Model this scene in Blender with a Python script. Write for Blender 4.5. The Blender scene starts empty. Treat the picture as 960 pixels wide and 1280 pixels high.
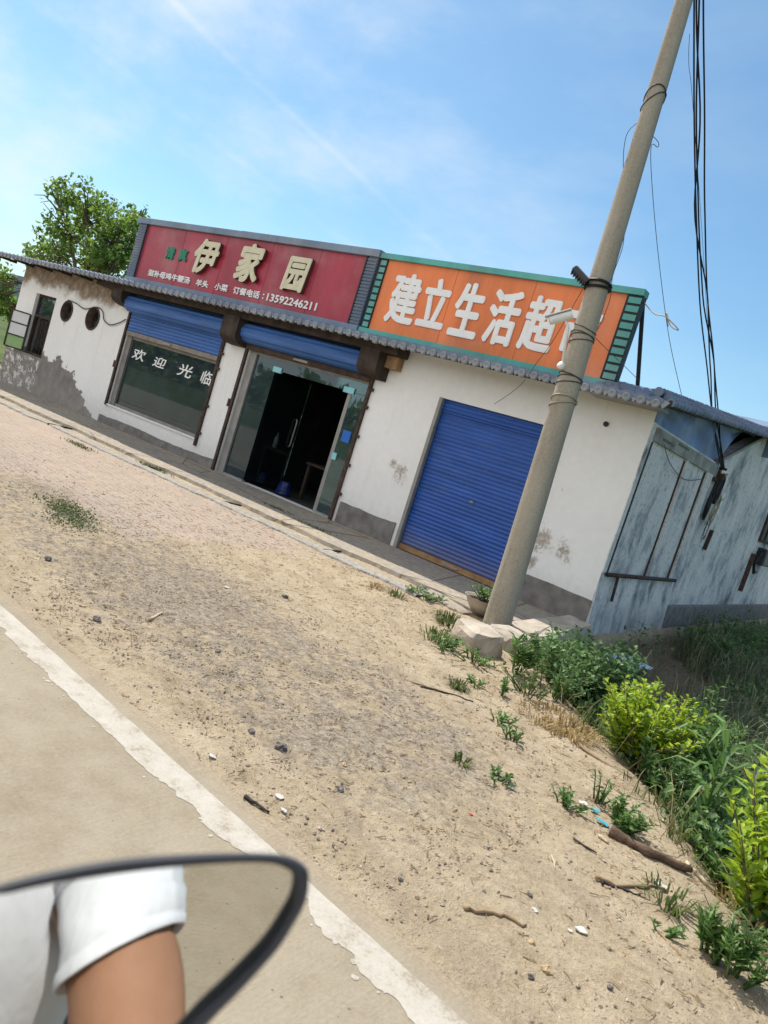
import bpy, math, random
import numpy as np
from mathutils import Vector, Matrix
random.seed(7); rng = np.random.default_rng(11)
R = math.radians
sc = bpy.context.scene
COL = sc.collection

# ------------------------------------------------------------------ camera
CAM = Vector((0.0, -10.0, 1.75))
FPX = 962.57
YAW, PITCH, ROLL = R(-35.4286), R(-5.7726), R(17.4524)
fwd = Vector((math.sin(YAW)*math.cos(PITCH), math.cos(YAW)*math.cos(PITCH), math.sin(PITCH)))
r0 = fwd.cross(Vector((0, 0, 1))).normalized(); u0 = r0.cross(fwd)
rt = math.cos(ROLL)*r0 + math.sin(ROLL)*u0
up = -math.sin(ROLL)*r0 + math.cos(ROLL)*u0
cd = bpy.data.cameras.new("camera"); cam = bpy.data.objects.new("camera", cd); COL.objects.link(cam)
cam.matrix_world = Matrix(((rt.x, up.x, -fwd.x, CAM.x), (rt.y, up.y, -fwd.y, CAM.y), (rt.z, up.z, -fwd.z, CAM.z), (0, 0, 0, 1)))
cd.sensor_fit = 'VERTICAL'; cd.sensor_height = 36; cd.lens = FPX/1280*36
cd.clip_start = 0.02; cd.clip_end = 5000
cd.dof.use_dof = True; cd.dof.focus_distance = 8.5; cd.dof.aperture_fstop = 6.2
sc.camera = cam

def ray(x, y): return (fwd*FPX + rt*(x-480) - up*(y-640)).normalized()
def onY(x, y, Y=0.0): d = ray(x, y); return CAM + d*((Y-CAM.y)/d.y)
def onX(x, y, X=-3.45): d = ray(x, y); return CAM + d*((X-CAM.x)/d.x)
def onZ(x, y, Z=0.0): d = ray(x, y); return CAM + d*((Z-CAM.z)/d.z)
def atd(x, y, D): return CAM + ray(x, y)*D

# ------------------------------------------------------------------ noise
_perm = rng.random((256, 256))
def vn(x, y):
    x = np.asarray(x, float); y = np.asarray(y, float)
    xi = np.floor(x).astype(int); yi = np.floor(y).astype(int); fx = x-xi; fy = y-yi
    fx = fx*fx*(3-2*fx); fy = fy*fy*(3-2*fy)
    g = lambda a, b: _perm[a % 256, b % 256]
    return (g(xi, yi)*(1-fx)+g(xi+1, yi)*fx)*(1-fy)+(g(xi, yi+1)*(1-fx)+g(xi+1, yi+1)*fx)*fy
def fbm(x, y, s=1.0, o=4):
    t = 0; a = .5; n = 0
    for i in range(o):
        t = t+a*vn(np.asarray(x)*s+17*i, np.asarray(y)*s+31*i); n += a; a *= .5; s *= 2.03
    return t/n
def sstep(a, b, x): t = np.clip((np.asarray(x, float)-a)/(b-a), 0, 1); return t*t*(3-2*t)

# ------------------------------------------------------------------ materials
class NT:
    def __init__(s, name):
        s.m = bpy.data.materials.new(name); s.m.use_nodes = True; s.t = s.m.node_tree; s.t.nodes.clear()
        s.out = s.t.nodes.new('ShaderNodeOutputMaterial'); s._geo = None
    def n(s, typ, inp=None, **kw):
        d = s.t.nodes.new(typ)
        for k, v in kw.items(): setattr(d, k, v)
        for k, v in (inp or {}).items():
            if isinstance(v, bpy.types.NodeSocket): s.t.links.new(v, d.inputs[k])
            else: d.inputs[k].default_value = v
        return d
    def geo(s):
        if not s._geo: s._geo = s.n('ShaderNodeNewGeometry')
        return s._geo
    def pos(s, scale=(1, 1, 1)):
        return s.n('ShaderNodeMapping', {'Vector': s.geo().outputs['Position'], 'Scale': scale}).outputs[0]
    def xyz(s): return s.n('ShaderNodeSeparateXYZ', {0: s.geo().outputs['Position']}).outputs
    def noise(s, scale, detail=4, rough=.55, vec=None):
        return s.n('ShaderNodeTexNoise', {'Vector': vec or s.geo().outputs['Position'], 'Scale': scale, 'Detail': detail, 'Roughness': rough}).outputs[0]
    def voro(s, scale, vec=None, out='Distance', **kw):
        return s.n('ShaderNodeTexVoronoi', {'Vector': vec or s.geo().outputs['Position'], 'Scale': scale}, **kw).outputs[out]
    def M(s, op, a, b=0.0, c=0.0, clamp=False):
        return s.n('ShaderNodeMath', {0: a, 1: b, 2: c}, operation=op, use_clamp=clamp).outputs[0]
    def ss(s, v, a, b):  # smoothstep a->b gives 0->1
        return s.n('ShaderNodeMapRange', {'Value': v, 'From Min': a, 'From Max': b, 'To Min': 0.0, 'To Max': 1.0}, interpolation_type='SMOOTHSTEP').outputs[0]
    def rng(s, v, a, b, c, d):
        return s.n('ShaderNodeMapRange', {'Value': v, 'From Min': a, 'From Max': b, 'To Min': c, 'To Max': d}).outputs[0]
    def mix(s, f, a, b, mode='MIX'):
        d = s.t.nodes.new('ShaderNodeMix'); d.data_type = 'RGBA'; d.blend_type = mode
        for i, v in ((0, f), (6, a), (7, b)):
            if isinstance(v, bpy.types.NodeSocket): s.t.links.new(v, d.inputs[i])
            else: d.inputs[i].default_value = (v if i == 0 else (*v, 1))
        return d.outputs[2]
    def ramp(s, f, stops):
        d = s.n('ShaderNodeValToRGB', {0: f}); e = d.color_ramp.elements
        while len(e) < len(stops): e.new(.5)
        for i, (p, c) in enumerate(stops): e[i].position = p; e[i].color = (*c, 1)
        return d.outputs[0]
    def bump(s, h, dist=.01, strength=1.0, prev=None):
        i = {'Height': h, 'Distance': dist, 'Strength': strength}
        if prev is not None: i['Normal'] = prev
        return s.n('ShaderNodeBump', i).outputs[0]
    def done(s, col, rough=.8, nrm=None, spec=.3, **kw):
        i = {'Base Color': col if isinstance(col, bpy.types.NodeSocket) else (*col, 1), 'Roughness': rough, 'Specular IOR Level': spec}
        if nrm is not None: i['Normal'] = nrm
        i.update(kw)
        b = s.n('ShaderNodeBsdfPrincipled', i); s.t.links.new(b.outputs[0], s.out.inputs[0]); return s.m
MATS = {}
def simple(name, col, rough=.7, var=.25, scale=6, bump=.002, spec=.3, bscale=40, **kw):
    if name in MATS: return MATS[name]
    k = NT(name); a = k.noise(scale, 5); d = tuple(c*(1-var) for c in col); l = tuple(min(1, c*(1+var*.6)) for c in col)
    c = k.ramp(a, [(.3, d), (.7, l)])
    nr = k.bump(k.noise(bscale, 4), bump) if bump else None
    MATS[name] = k.done(c, rough, nr, spec, **kw); return MATS[name]

def m_plaster():
    k = NT('white_plaster'); X, Y, Z = k.xyz()
    big = k.noise(.7, 4); fine = k.noise(9, 6, .6)
    base = k.ramp(k.M('ADD', k.M('MULTIPLY', big, .6), k.M('MULTIPLY', fine, .4)), [(.3, (.71, .70, .685)), (.7, (.82, .82, .815))])
    # vertical rain streaks
    st = k.noise(1.0, 5, .6, k.pos((5, 5, .35)))
    base = k.mix(k.M('MULTIPLY', k.ss(st, .56, .8), .35), base, (.5, .46, .41))
    # peeled render at the left end
    n1 = k.noise(2.6, 6, .62)
    thr = k.M('MINIMUM', 1.02, k.M('ADD', .95, k.M('MULTIPLY', k.M('ADD', X, 17.0), -.62)))
    pe = k.M('SUBTRACT', k.M('ADD', thr, k.M('MULTIPLY', k.M('SUBTRACT', n1, .5), 1.0)), Z)
    peel = k.M('MULTIPLY', k.ss(pe, -.012, .012), k.M('LESS_THAN', X, -15.25))
    grey = k.ramp(k.noise(4, 6, .65), [(.3, (.15, .135, .125)), (.7, (.27, .25, .235))])
    base = k.mix(peel, base, grey)
    # pebble-dash end with whitewash left on it
    pd = k.M('MULTIPLY', k.M('LESS_THAN', k.M('ADD', X, k.M('MULTIPLY', n1, .3)), -18.15), k.ss(k.M('ADD', Z, k.M('MULTIPLY', n1, .1)), .92, .88))
    base = k.mix(k.M('MULTIPLY', pd, k.ss(k.noise(5, 5, .8), .5, .56)), base, (.62, .60, .57))
    # damp brown stain under the eave, left end
    bs = k.M('ADD', k.M('SUBTRACT', Z, 2.62), k.M('MULTIPLY', k.M('SUBTRACT', k.noise(1.7, 5, .6), .5), .9))
    bs = k.M('MULTIPLY', k.ss(bs, -.12, .12), k.ss(X, -15.25, -15.6))
    base = k.mix(k.M('MULTIPLY', bs, .9), base, k.ramp(k.noise(6, 6, .7), [(.35, (.09, .065, .045)), (.5, (.22, .15, .09)), (.68, (.42, .33, .24))]))
    # grime at openings and splashes near the base
    gr = k.ss(k.M('ADD', Z, k.M('MULTIPLY', fine, .5)), .95, .45)
    base = k.mix(k.M('MULTIPLY', gr, .25), base, (.42, .38, .33))
    # brown splats
    for (x, z, r) in ((-7.05, 1.18, .26), (-7.22, 1.3, .14), (-4.42, .95, .33), (-4.05, .9, .26), (-4.42, .62, .2), (-4.35, 1.7, .09), (-17.65, 1.9, .12)):
        dx = k.M('SUBTRACT', X, x); dz = k.M('SUBTRACT', Z, z)
        d = k.M('ADD', k.M('SQRT', k.M('ADD', k.M('MULTIPLY', dx, dx), k.M('MULTIPLY', k.M('MULTIPLY', dz, dz), .6))), k.M('MULTIPLY', k.M('SUBTRACT', k.noise(5, 4, .7), .5), r*2.2))
        f = k.M('SUBTRACT', k.noise(20, 5, .75), k.M('MULTIPLY', d, .30/r))
        base = k.mix(k.M('MULTIPLY', k.ss(f, .34, .50), .75), base, (.24, .165, .10))
    nr = k.bump(k.noise(3, 5), .02, .35); nr = k.bump(k.noise(60, 5, .6), .003, .5, nr); nr = k.bump(peel, -.012, .9, nr)
    return k.done(base, .85, nr, .2)
def m_gable():
    k = NT('weathered_whitewash'); X, Y, Z = k.xyz()
    st = k.noise(1.0, 8, .72, k.pos((2.2, 2.2, .75))); bl = k.noise(1.3, 7, .68)
    b = k.ramp(k.M('ADD', k.M('MULTIPLY', st, .5), k.M('MULTIPLY', bl, .5)), [(.38, (.18, .185, .19)), (.445, (.42, .43, .445)), (.50, (.68, .665, .645)), (.60, (.79, .77, .745))])
    dk = k.noise(1.0, 7, .78, k.pos((6, 6, 1.6)))
    b = k.mix(k.M('MULTIPLY', k.ss(k.M('ADD', dk, k.M('MULTIPLY', bl, .25)), .71, .86), .6), b, (.13, .128, .125))
    fl = k.noise(16, 7, .75); b = k.mix(k.M('MULTIPLY', k.ss(fl, .56, .6), .55), b, (.17, .165, .16))
    lowd = k.ss(k.M('ADD', Z, k.M('MULTIPLY', bl, .5)), .85, .35)
    b = k.mix(k.M('MULTIPLY', lowd, .6), b, k.ramp(st, [(.35, (.13, .125, .12)), (.6, (.42, .43, .45))]))
    nr = k.bump(k.noise(35, 6, .65), .006, .6); nr = k.bump(st, .01, .4, nr)
    return k.done(b, .9, nr, .15)
def m_ground():
    k = NT('sandy_dirt'); X, Y, Z = k.xyz()
    n1 = k.noise(.55, 6, .6); n2 = k.noise(3.2, 6, .62); n3 = k.noise(22, 6, .7); n4 = k.noise(90, 4, .7)
    sand = k.ramp(k.M('ADD', k.M('MULTIPLY', n2, .55), k.M('MULTIPLY', n3, .45)), [(.32, (.27, .205, .13)), (.5, (.42, .335, .228)), (.68, (.52, .43, .305))])
    # grey gravelly belt along the road
    e = k.M('ADD', Y, k.M('MULTIPLY', X, .10))
    belt = k.M('MULTIPLY', k.ss(e, -7.5, -7.0), k.ss(e, -4.9, -5.9))
    belt = k.M('MULTIPLY', belt, k.ss(X, -.6, -2.6))
    n5 = k.noise(9, 5, .7)
    gm = k.M('ADD', k.M('ADD', k.M('MULTIPLY', n1, .6), k.M('MULTIPLY', n2, .6)), k.M('ADD', k.M('MULTIPLY', n5, .75), k.M('MULTIPLY', belt, .18)))
    g = k.M('MULTIPLY', k.ss(gm, 1.02, 1.18), k.M('ADD', .18, belt, clamp=True))
    grav = k.ramp(k.M('ADD', k.M('MULTIPLY', n3, .6), k.M('MULTIPLY', n4, .4)), [(.40, (.065, .054, .045)), (.48, (.21, .175, .14)), (.6, (.38, .325, .265))])
    c = k.mix(k.M('MULTIPLY', g, .72), sand, grav)
    c = k.mix(k.M('MULTIPLY', k.ss(k.noise(38, 4, .75), .56, .7), .5), c, (.16, .115, .075))
    tr = k.M('SINE', k.M('ADD', k.M('MULTIPLY', k.M('ADD', Y, k.M('MULTIPLY', X, .28)), 7.0), k.M('MULTIPLY', n1, 9.0)))
    c = k.mix(k.M('MULTIPLY', k.M('MULTIPLY', k.ss(tr, .55, .95), k.ss(n2, .42, .6)), .35), c, (.21, .16, .11))
    # pinkish brick paving under dust
    pm = k.M('MINIMUM', k.M('SUBTRACT', -6.1, X), k.M('ADD', Y, 5.35))
    pm = k.M('MINIMUM', pm, k.M('SUBTRACT', -1.95, Y))
    pm = k.ss(k.M('ADD', pm, k.M('MULTIPLY', k.M('SUBTRACT', k.noise(1.2, 5, .65), .5), 2.0)), -.1, .45)
    rot = k.n('ShaderNodeMapping', {'Vector': k.geo().outputs['Position'], 'Rotation': (0, 0, .12), 'Scale': (1, 1, 1)}).outputs[0]
    br = k.n('ShaderNodeTexBrick', {'Vector': rot, 'Color1': (.45, .34, .285, 1), 'Color2': (.41, .345, .30, 1), 'Mortar': (.27, .21, .16, 1), 'Scale': 1.0, 'Mortar Size': .006, 'Brick Width': .22, 'Row Height': .11, 'Mortar Smooth': .3}, offset=.5)
    bc = k.mix(k.ss(k.M('ADD', k.M('MULTIPLY', n2, .6), k.M('MULTIPLY', n3, .4)), .47, .66), br.outputs[0], k.mix(.5, sand, (.40, .34, .285)))
    bc = k.mix(k.M('MULTIPLY', k.ss(k.noise(.8, 5), .5, .7), .3), bc, (.50, .38, .33))
    c = k.mix(k.M('MULTIPLY', pm, .72), c, bc)
    # small dark and pale stones bedded in
    v = k.n('ShaderNodeTexVoronoi', {'Vector': k.geo().outputs['Position'], 'Scale': 34.0, 'Randomness': 1.0})
    rnd = k.n('ShaderNodeSeparateColor', {0: v.outputs['Color']}).outputs
    spot = k.M('MULTIPLY', k.M('LESS_THAN', v.outputs['Distance'], k.M('MULTIPLY', rnd[1], .33)), k.M('GREATER_THAN', k.M('ADD', rnd[0], k.M('MULTIPLY', g, .28)), .86))
    stc = k.ramp(rnd[2], [(.0, (.10, .085, .072)), (.6, (.18, .145, .11)), (.95, (.45, .40, .34))])
    c = k.mix(k.M('MULTIPLY', spot, .85), c, stc)
    # brown litter dust and faint wheel-swept streaks
    sw = k.noise(1.0, 5, .6, k.n('ShaderNodeMapping', {'Vector': k.geo().outputs['Position'], 'Rotation': (0, 0, .75), 'Scale': (.8, 5, 1)}).outputs[0])
    c = k.mix(k.M('MULTIPLY', k.ss(sw, .55, .72), .28), c, (.24, .17, .11))
    # dark moist soil down in the ditch, and green far away
    c = k.mix(k.M('MULTIPLY', k.ss(Z, -.08, -.25), .75), c, k.ramp(n3, [(.35, (.06, .045, .03)), (.65, (.17, .125, .085))]))
    far = k.M('MAXIMUM', k.ss(X, -24, -30), k.ss(Y, 14, 20)); far = k.M('MAXIMUM', far, k.ss(Y, -15.5, -17)); far = k.M('MAXIMUM', far, k.ss(X, 3, 6))
    c = k.mix(far, c, k.ramp(k.noise(.05, 5), [(.35, (.05, .085, .025)), (.55, (.085, .115, .035)), (.7, (.20, .17, .06))]))
    nr = k.bump(n2, .06, .4); nr = k.bump(n5, .03, .6, nr); nr = k.bump(n3, .025, .9, nr); nr = k.bump(n4, .008, .9, nr); nr = k.bump(spot, .012, .8, nr)
    nr = k.bump(k.M('MULTIPLY', br.outputs['Fac'], pm), -.006, .6, nr)
    return k.done(c, .95, nr, .1)
def m_road():
    k = NT('road_concrete'); n1 = k.noise(.5, 5); n2 = k.noise(5, 6, .65); n3 = k.noise(60, 5, .75)
    c = k.ramp(k.M('ADD', k.M('MULTIPLY', n1, .35), k.M('ADD', k.M('MULTIPLY', n2, .35), k.M('MULTIPLY', n3, .3))), [(.33, (.225, .18, .12)), (.5, (.312, .262, .192)), (.66, (.37, .315, .236))])
    gr = k.noise(1.0, 4, .6, k.n('ShaderNodeMapping', {'Vector': k.geo().outputs['Position'], 'Rotation': (0, 0, .06), 'Scale': (70, 2.5, 1)}).outputs[0])
    c = k.mix(k.M('MULTIPLY', k.ss(gr, .5, .72), .25), c, (.27, .225, .175))
    v = k.n('ShaderNodeTexVoronoi', {'Vector': k.geo().outputs['Position'], 'Scale': 26.0})
    rn = k.n('ShaderNodeSeparateColor', {0: v.outputs['Color']}).outputs
    sp = k.M('MULTIPLY', k.M('LESS_THAN', v.outputs['Distance'], k.M('MULTIPLY', rn[1], .2)), k.M('GREATER_THAN', rn[0], .84))
    c = k.mix(k.M('MULTIPLY', sp, .7), c, (.12, .1, .085))
    X, Y, Z = k.xyz()
    ed = k.M('SUBTRACT', k.M('ADD', Y, k.M('MULTIPLY', X, .062)), -7.59); dr = k.M('ADD', k.ss(ed, -.16, .0), k.M('MULTIPLY', k.M('SUBTRACT', k.noise(3.5, 6, .7), .5), 1.5))
    c = k.mix(k.M('MULTIPLY', k.ss(dr, .5, .9), .55), c, k.ramp(n3, [(.35, (.24, .18, .12)), (.65, (.40, .32, .22))]))
    nr = k.bump(gr, .004, .5); nr = k.bump(n3, .006, .8, nr)
    return k.done(c, .9, nr, .15)
def m_mark():
    k = NT('worn_road_paint'); n2 = k.noise(7, 6, .7); n3 = k.noise(70, 5, .75)
    c = k.ramp(k.M('ADD', k.M('MULTIPLY', n2, .6), k.M('MULTIPLY', n3, .4)), [(.38, (.30, .25, .19)), (.48, (.41, .37, .31)), (.64, (.48, .445, .39))])
    return k.done(c, .85, k.bump(n3, .003, .5), .2)
def m_leaf(name, dark, mid, light, trans=.35):
    k = NT(name); r = k.geo().outputs['Random Per Island']; n = k.noise(1.6, 3)
    c = k.ramp(k.M('ADD', k.M('MULTIPLY', r, .6), k.M('MULTIPLY', n, .4)), [(.2, dark), (.5, mid), (.8, light)])
    a = k.n('ShaderNodeBsdfPrincipled', {'Base Color': c, 'Roughness': .5, 'Specular IOR Level': .35})
    b = k.n('ShaderNodeBsdfTranslucent', {'Color': k.mix(.5, c, light)})
    x = k.n('ShaderNodeMixShader', {0: trans, 1: a.outputs[0], 2: b.outputs[0]}); k.t.links.new(x.outputs[0], k.out.inputs[0]); return k.m
def m_glass(name, tint, refl=1.0, dust=.13):
    k = NT(name); fr = k.n('ShaderNodeFresnel', {'IOR': 1.5}).outputs[0]
    t = k.n('ShaderNodeBsdfTransparent', {'Color': (*tint, 1)}); g = k.n('ShaderNodeBsdfGlossy', {'Color': (.80, .93, .96, 1), 'Roughness': .02})
    d = k.n('ShaderNodeBsdfDiffuse', {'Color': (.14, .19, .225, 1)})
    x = k.n('ShaderNodeMixShader', {0: k.M('MULTIPLY', fr, 1.6*refl, clamp=True), 1: t.outputs[0], 2: g.outputs[0]})
    dirt = k.M('MULTIPLY', k.ss(k.noise(2.2, 6, .65, k.pos((1, 1, .6))), .42, .8), .16)
    y = k.n('ShaderNodeMixShader', {0: k.M('ADD', k.M('MULTIPLY', dirt, dust*7), dust), 1: x.outputs[0], 2: d.outputs[0]})
    k.t.links.new(y.outputs[0], k.out.inputs[0]); return k.m
def m_pole():
    k = NT('pole_concrete'); n1 = k.noise(1.0, 6, .65, k.pos((4, 4, .7))); n2 = k.noise(40, 5, .7)
    c = k.ramp(k.M('ADD', k.M('MULTIPLY', n1, .6), k.M('MULTIPLY', n2, .4)), [(.33, (.20, .175, .14)), (.5, (.33, .295, .24)), (.68, (.42, .385, .32))])
    v = k.voro(30); c = k.mix(k.M('MULTIPLY', k.ss(v, .16, .08), k.ss(k.noise(3, 3), .52, .6)), c, (.09, .08, .07))
    return k.done(c, .9, k.bump(n2, .004, .6), .15)
def m_metal_paint(name, col, rough=.45, rust=.2, rc=(.12, .06, .035)):
    k = NT(name); n = k.noise(3.5, 6, .65); f = k.noise(1, 5, .6, k.pos((2, 2, .5)))
    c = k.ramp(f, [(.35, tuple(v*.75 for v in col)), (.65, tuple(min(1, v*1.12) for v in col))])
    c = k.mix(k.M('MULTIPLY', k.ss(n, .62-rust*.3, .72-rust*.3), min(1, rust*2)), c, rc)
    dr = k.noise(1, 6, .7, k.pos((7, 7, .5))); c = k.mix(k.M('MULTIPLY', k.ss(dr, .54, .78), .28), c, (.16, .13, .115)); c = k.mix(k.M('MULTIPLY', k.ss(k.noise(.8, 5, .6), .48, .75), .22), c, (.52, .46, .44))
    return k.done(c, rough, k.bump(k.noise(50, 4), .001, .4), .4)
def m_shutter(name, col):
    k = NT(name); X, Y, Z = k.xyz(); n = k.noise(1, 6, .65, k.pos((.8, .8, 6))); f = k.noise(6, 6, .7)
    c = k.ramp(n, [(.3, tuple(v*.7 for v in col)), (.7, tuple(min(1, v*1.25+.01) for v in col))])
    c = k.mix(k.M('MULTIPLY', k.ss(f, .5, .8), .3), c, (.13, .14, .16)); c = k.mix(k.M('MULTIPLY', k.ss(k.M('ADD', Z, k.M('MULTIPLY', f, .5)), .8, .3), .45), c, (.20, .165, .13)); c = k.mix(k.M('MULTIPLY', k.ss(k.noise(17, 5, .7), .62, .7), .6), c, (.05, .03, .022))
    return k.done(c, .5, k.bump(f, .003, .4), .4)
def m_rand(name, stops, rough=.85):
    k = NT(name); r = k.geo().outputs['Random Per Island']
    c = k.mix(k.M('MULTIPLY', k.noise(60, 4), .5), k.ramp(r, stops), (.3, .25, .2)); return k.done(c, rough, k.bump(k.noise(90, 4), .003, .5), .15)

def m_apron():
    k = NT('dusty_apron'); n = k.noise(1.6, 6, .65); f = k.noise(14, 6, .7)
    c = k.ramp(f, [(.35, (.24, .21, .175)), (.65, (.37, .325, .27))])
    c = k.mix(k.ss(k.M('ADD', n, k.M('MULTIPLY', f, .4)), .64, .78), c, k.ramp(f, [(.35, (.27, .22, .165)), (.65, (.40, .345, .27))]))
    e = k.voro(.55, feature='DISTANCE_TO_EDGE'); c = k.mix(k.M('MULTIPLY', k.ss(e, .012, .004), .7), c, (.11, .09, .07))
    return k.done(c, .93, k.bump(f, .012, .6), .12)
M = dict(
 plaster=m_plaster(), gable=m_gable(), ground=m_ground(), road=m_road(), mark=m_mark(), pole=m_pole(),
 apron=m_apron(),
 greyrender=simple('grey_cement_render', (.20, .185, .175), .92, .35, 5, .006),
 stonegrey=simple('old_concrete', (.42, .36, .29), .92, .35, 4, .012, bscale=14),
 tile=m_metal_paint('roof_tile_grey', (.15, .20, .29), .6, .12, (.09, .08, .075)),
 tile_end=m_metal_paint('roof_tile_end', (.27, .29, .32), .55, .12, (.12, .10, .09)),
 darkwood=simple('dark_wood', (.055, .04, .032), .85, .5, 5, .006),
 rust=simple('rusty_steel', (.07, .045, .035), .8, .55, 8, .004),
 alu=simple('dull_aluminium', (.27, .26, .245), .45, .2, 4, .001),
 blue=m_shutter('blue_shutter_paint', (.012, .075, .33)), blue2=m_shutter('faded_blue_shutter', (.035, .12, .36)),
 woodrail=simple('bare_wood_rail', (.33, .19, .09), .75, .3, 9, .003),
 red=m_metal_paint('red_sign_sheet', (.36, .028, .055), .38, .02, (.25, .03, .05)),
 slate=m_metal_paint('slate_blue_trim', (.10, .135, .20), .5, .05, (.07, .07, .08)),
 bluegrey=m_metal_paint('blue_grey_trim', (.17, .23, .32), .5, .05, (.12, .12, .13)),
 orange=m_metal_paint('orange_sign_sheet', (.72, .19, .055), .4, .02, (.5, .15, .06)),
 teal=m_metal_paint('teal_trim', (.085, .36, .33), .5, .03, (.06, .2, .19)),
 black=simple('black_paint', (.016, .017, .02), .5, .3, 10, .0),
 cream=simple('cream_letter', (.62, .58, .42), .5, .1, 5, 0), creamside=simple('letter_return', (.10, .05, .04), .6, .2, 5, 0),
 white=simple('white_letter', (.80, .80, .80), .55, .06, 5, 0), green=simple('green_letter', (.01, .22, .13), .5, .1, 5, 0),
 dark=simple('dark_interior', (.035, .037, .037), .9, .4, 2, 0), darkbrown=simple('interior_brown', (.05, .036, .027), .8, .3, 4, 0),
 glass=m_glass('window_glass', (.30, .40, .40)), glassd=m_glass('door_glass', (.50, .66, .64)), glassl=m_glass('leaf_glass', (.62, .72, .71), .8, .015),
 cable=simple('cable_rubber', (.012, .012, .016), .5, .2, 10, 0), wire=simple('wire_grey', (.05, .048, .05), .5, .2, 10, 0), wirepale=simple('wire_pale', (.35, .31, .22), .6, .2, 10, 0),
 camwhite=simple('white_plastic', (.72, .72, .70), .4, .08, 8, 0), darkgrey=simple('dark_grey_plastic', (.03, .032, .037), .45, .2, 8, 0),
 tarp=m_metal_paint('blue_tarpaulin', (.13, .20, .42), .45, .12, (.06, .05, .05)), bark=simple('bark', (.13, .10, .07), .9, .4, 12, .01),
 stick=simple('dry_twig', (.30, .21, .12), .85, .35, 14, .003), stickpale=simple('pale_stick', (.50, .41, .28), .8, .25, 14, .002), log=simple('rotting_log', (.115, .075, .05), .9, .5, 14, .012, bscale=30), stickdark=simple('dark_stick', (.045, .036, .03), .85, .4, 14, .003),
 paper=simple('white_litter', (.50, .48, .44), .7, .1, 20, 0), cyan=simple('cyan_plastic', (.06, .38, .48), .4, .2, 9, 0), redscrap=simple('red_scrap', (.35, .03, .02), .6, .2, 9, 0),
 stone=m_rand('pebble', [(.0, (.11, .09, .07)), (.25, (.20, .16, .115)), (.5, (.34, .27, .185)), (.85, (.42, .34, .235)), (1.0, (.50, .45, .38))]),
 crown=m_leaf('tree_leaf', (.05, .11, .02), (.12, .215, .035), (.23, .34, .065), .5),
 weed=m_leaf('weed_leaf', (.035, .085, .018), (.09, .185, .038), (.19, .31, .085)),
 bushd=m_leaf('bush_leaf', (.035, .085, .025), (.09, .18, .05), (.20, .31, .115)),
 yell=m_leaf('yellow_green_leaf', (.09, .19, .014), (.28, .42, .03), (.52, .62, .06), .5),
 grass=m_leaf('grass_blade', (.03, .06, .015), (.08, .125, .03), (.20, .22, .07), .3),
 drygrass=m_leaf('dry_grass', (.20, .13, .05), (.34, .24, .10), (.5, .38, .18), .3),
 dirtygrass=m_leaf('shade_grass', (.04, .07, .028), (.11, .145, .065), (.30, .29, .16), .3),
 basin=simple('enamel_basin', (.42, .36, .29), .6, .2, 7, 0), soil=simple('potting_soil', (.05, .035, .025), .95, .4, 20, .01),
)

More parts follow.
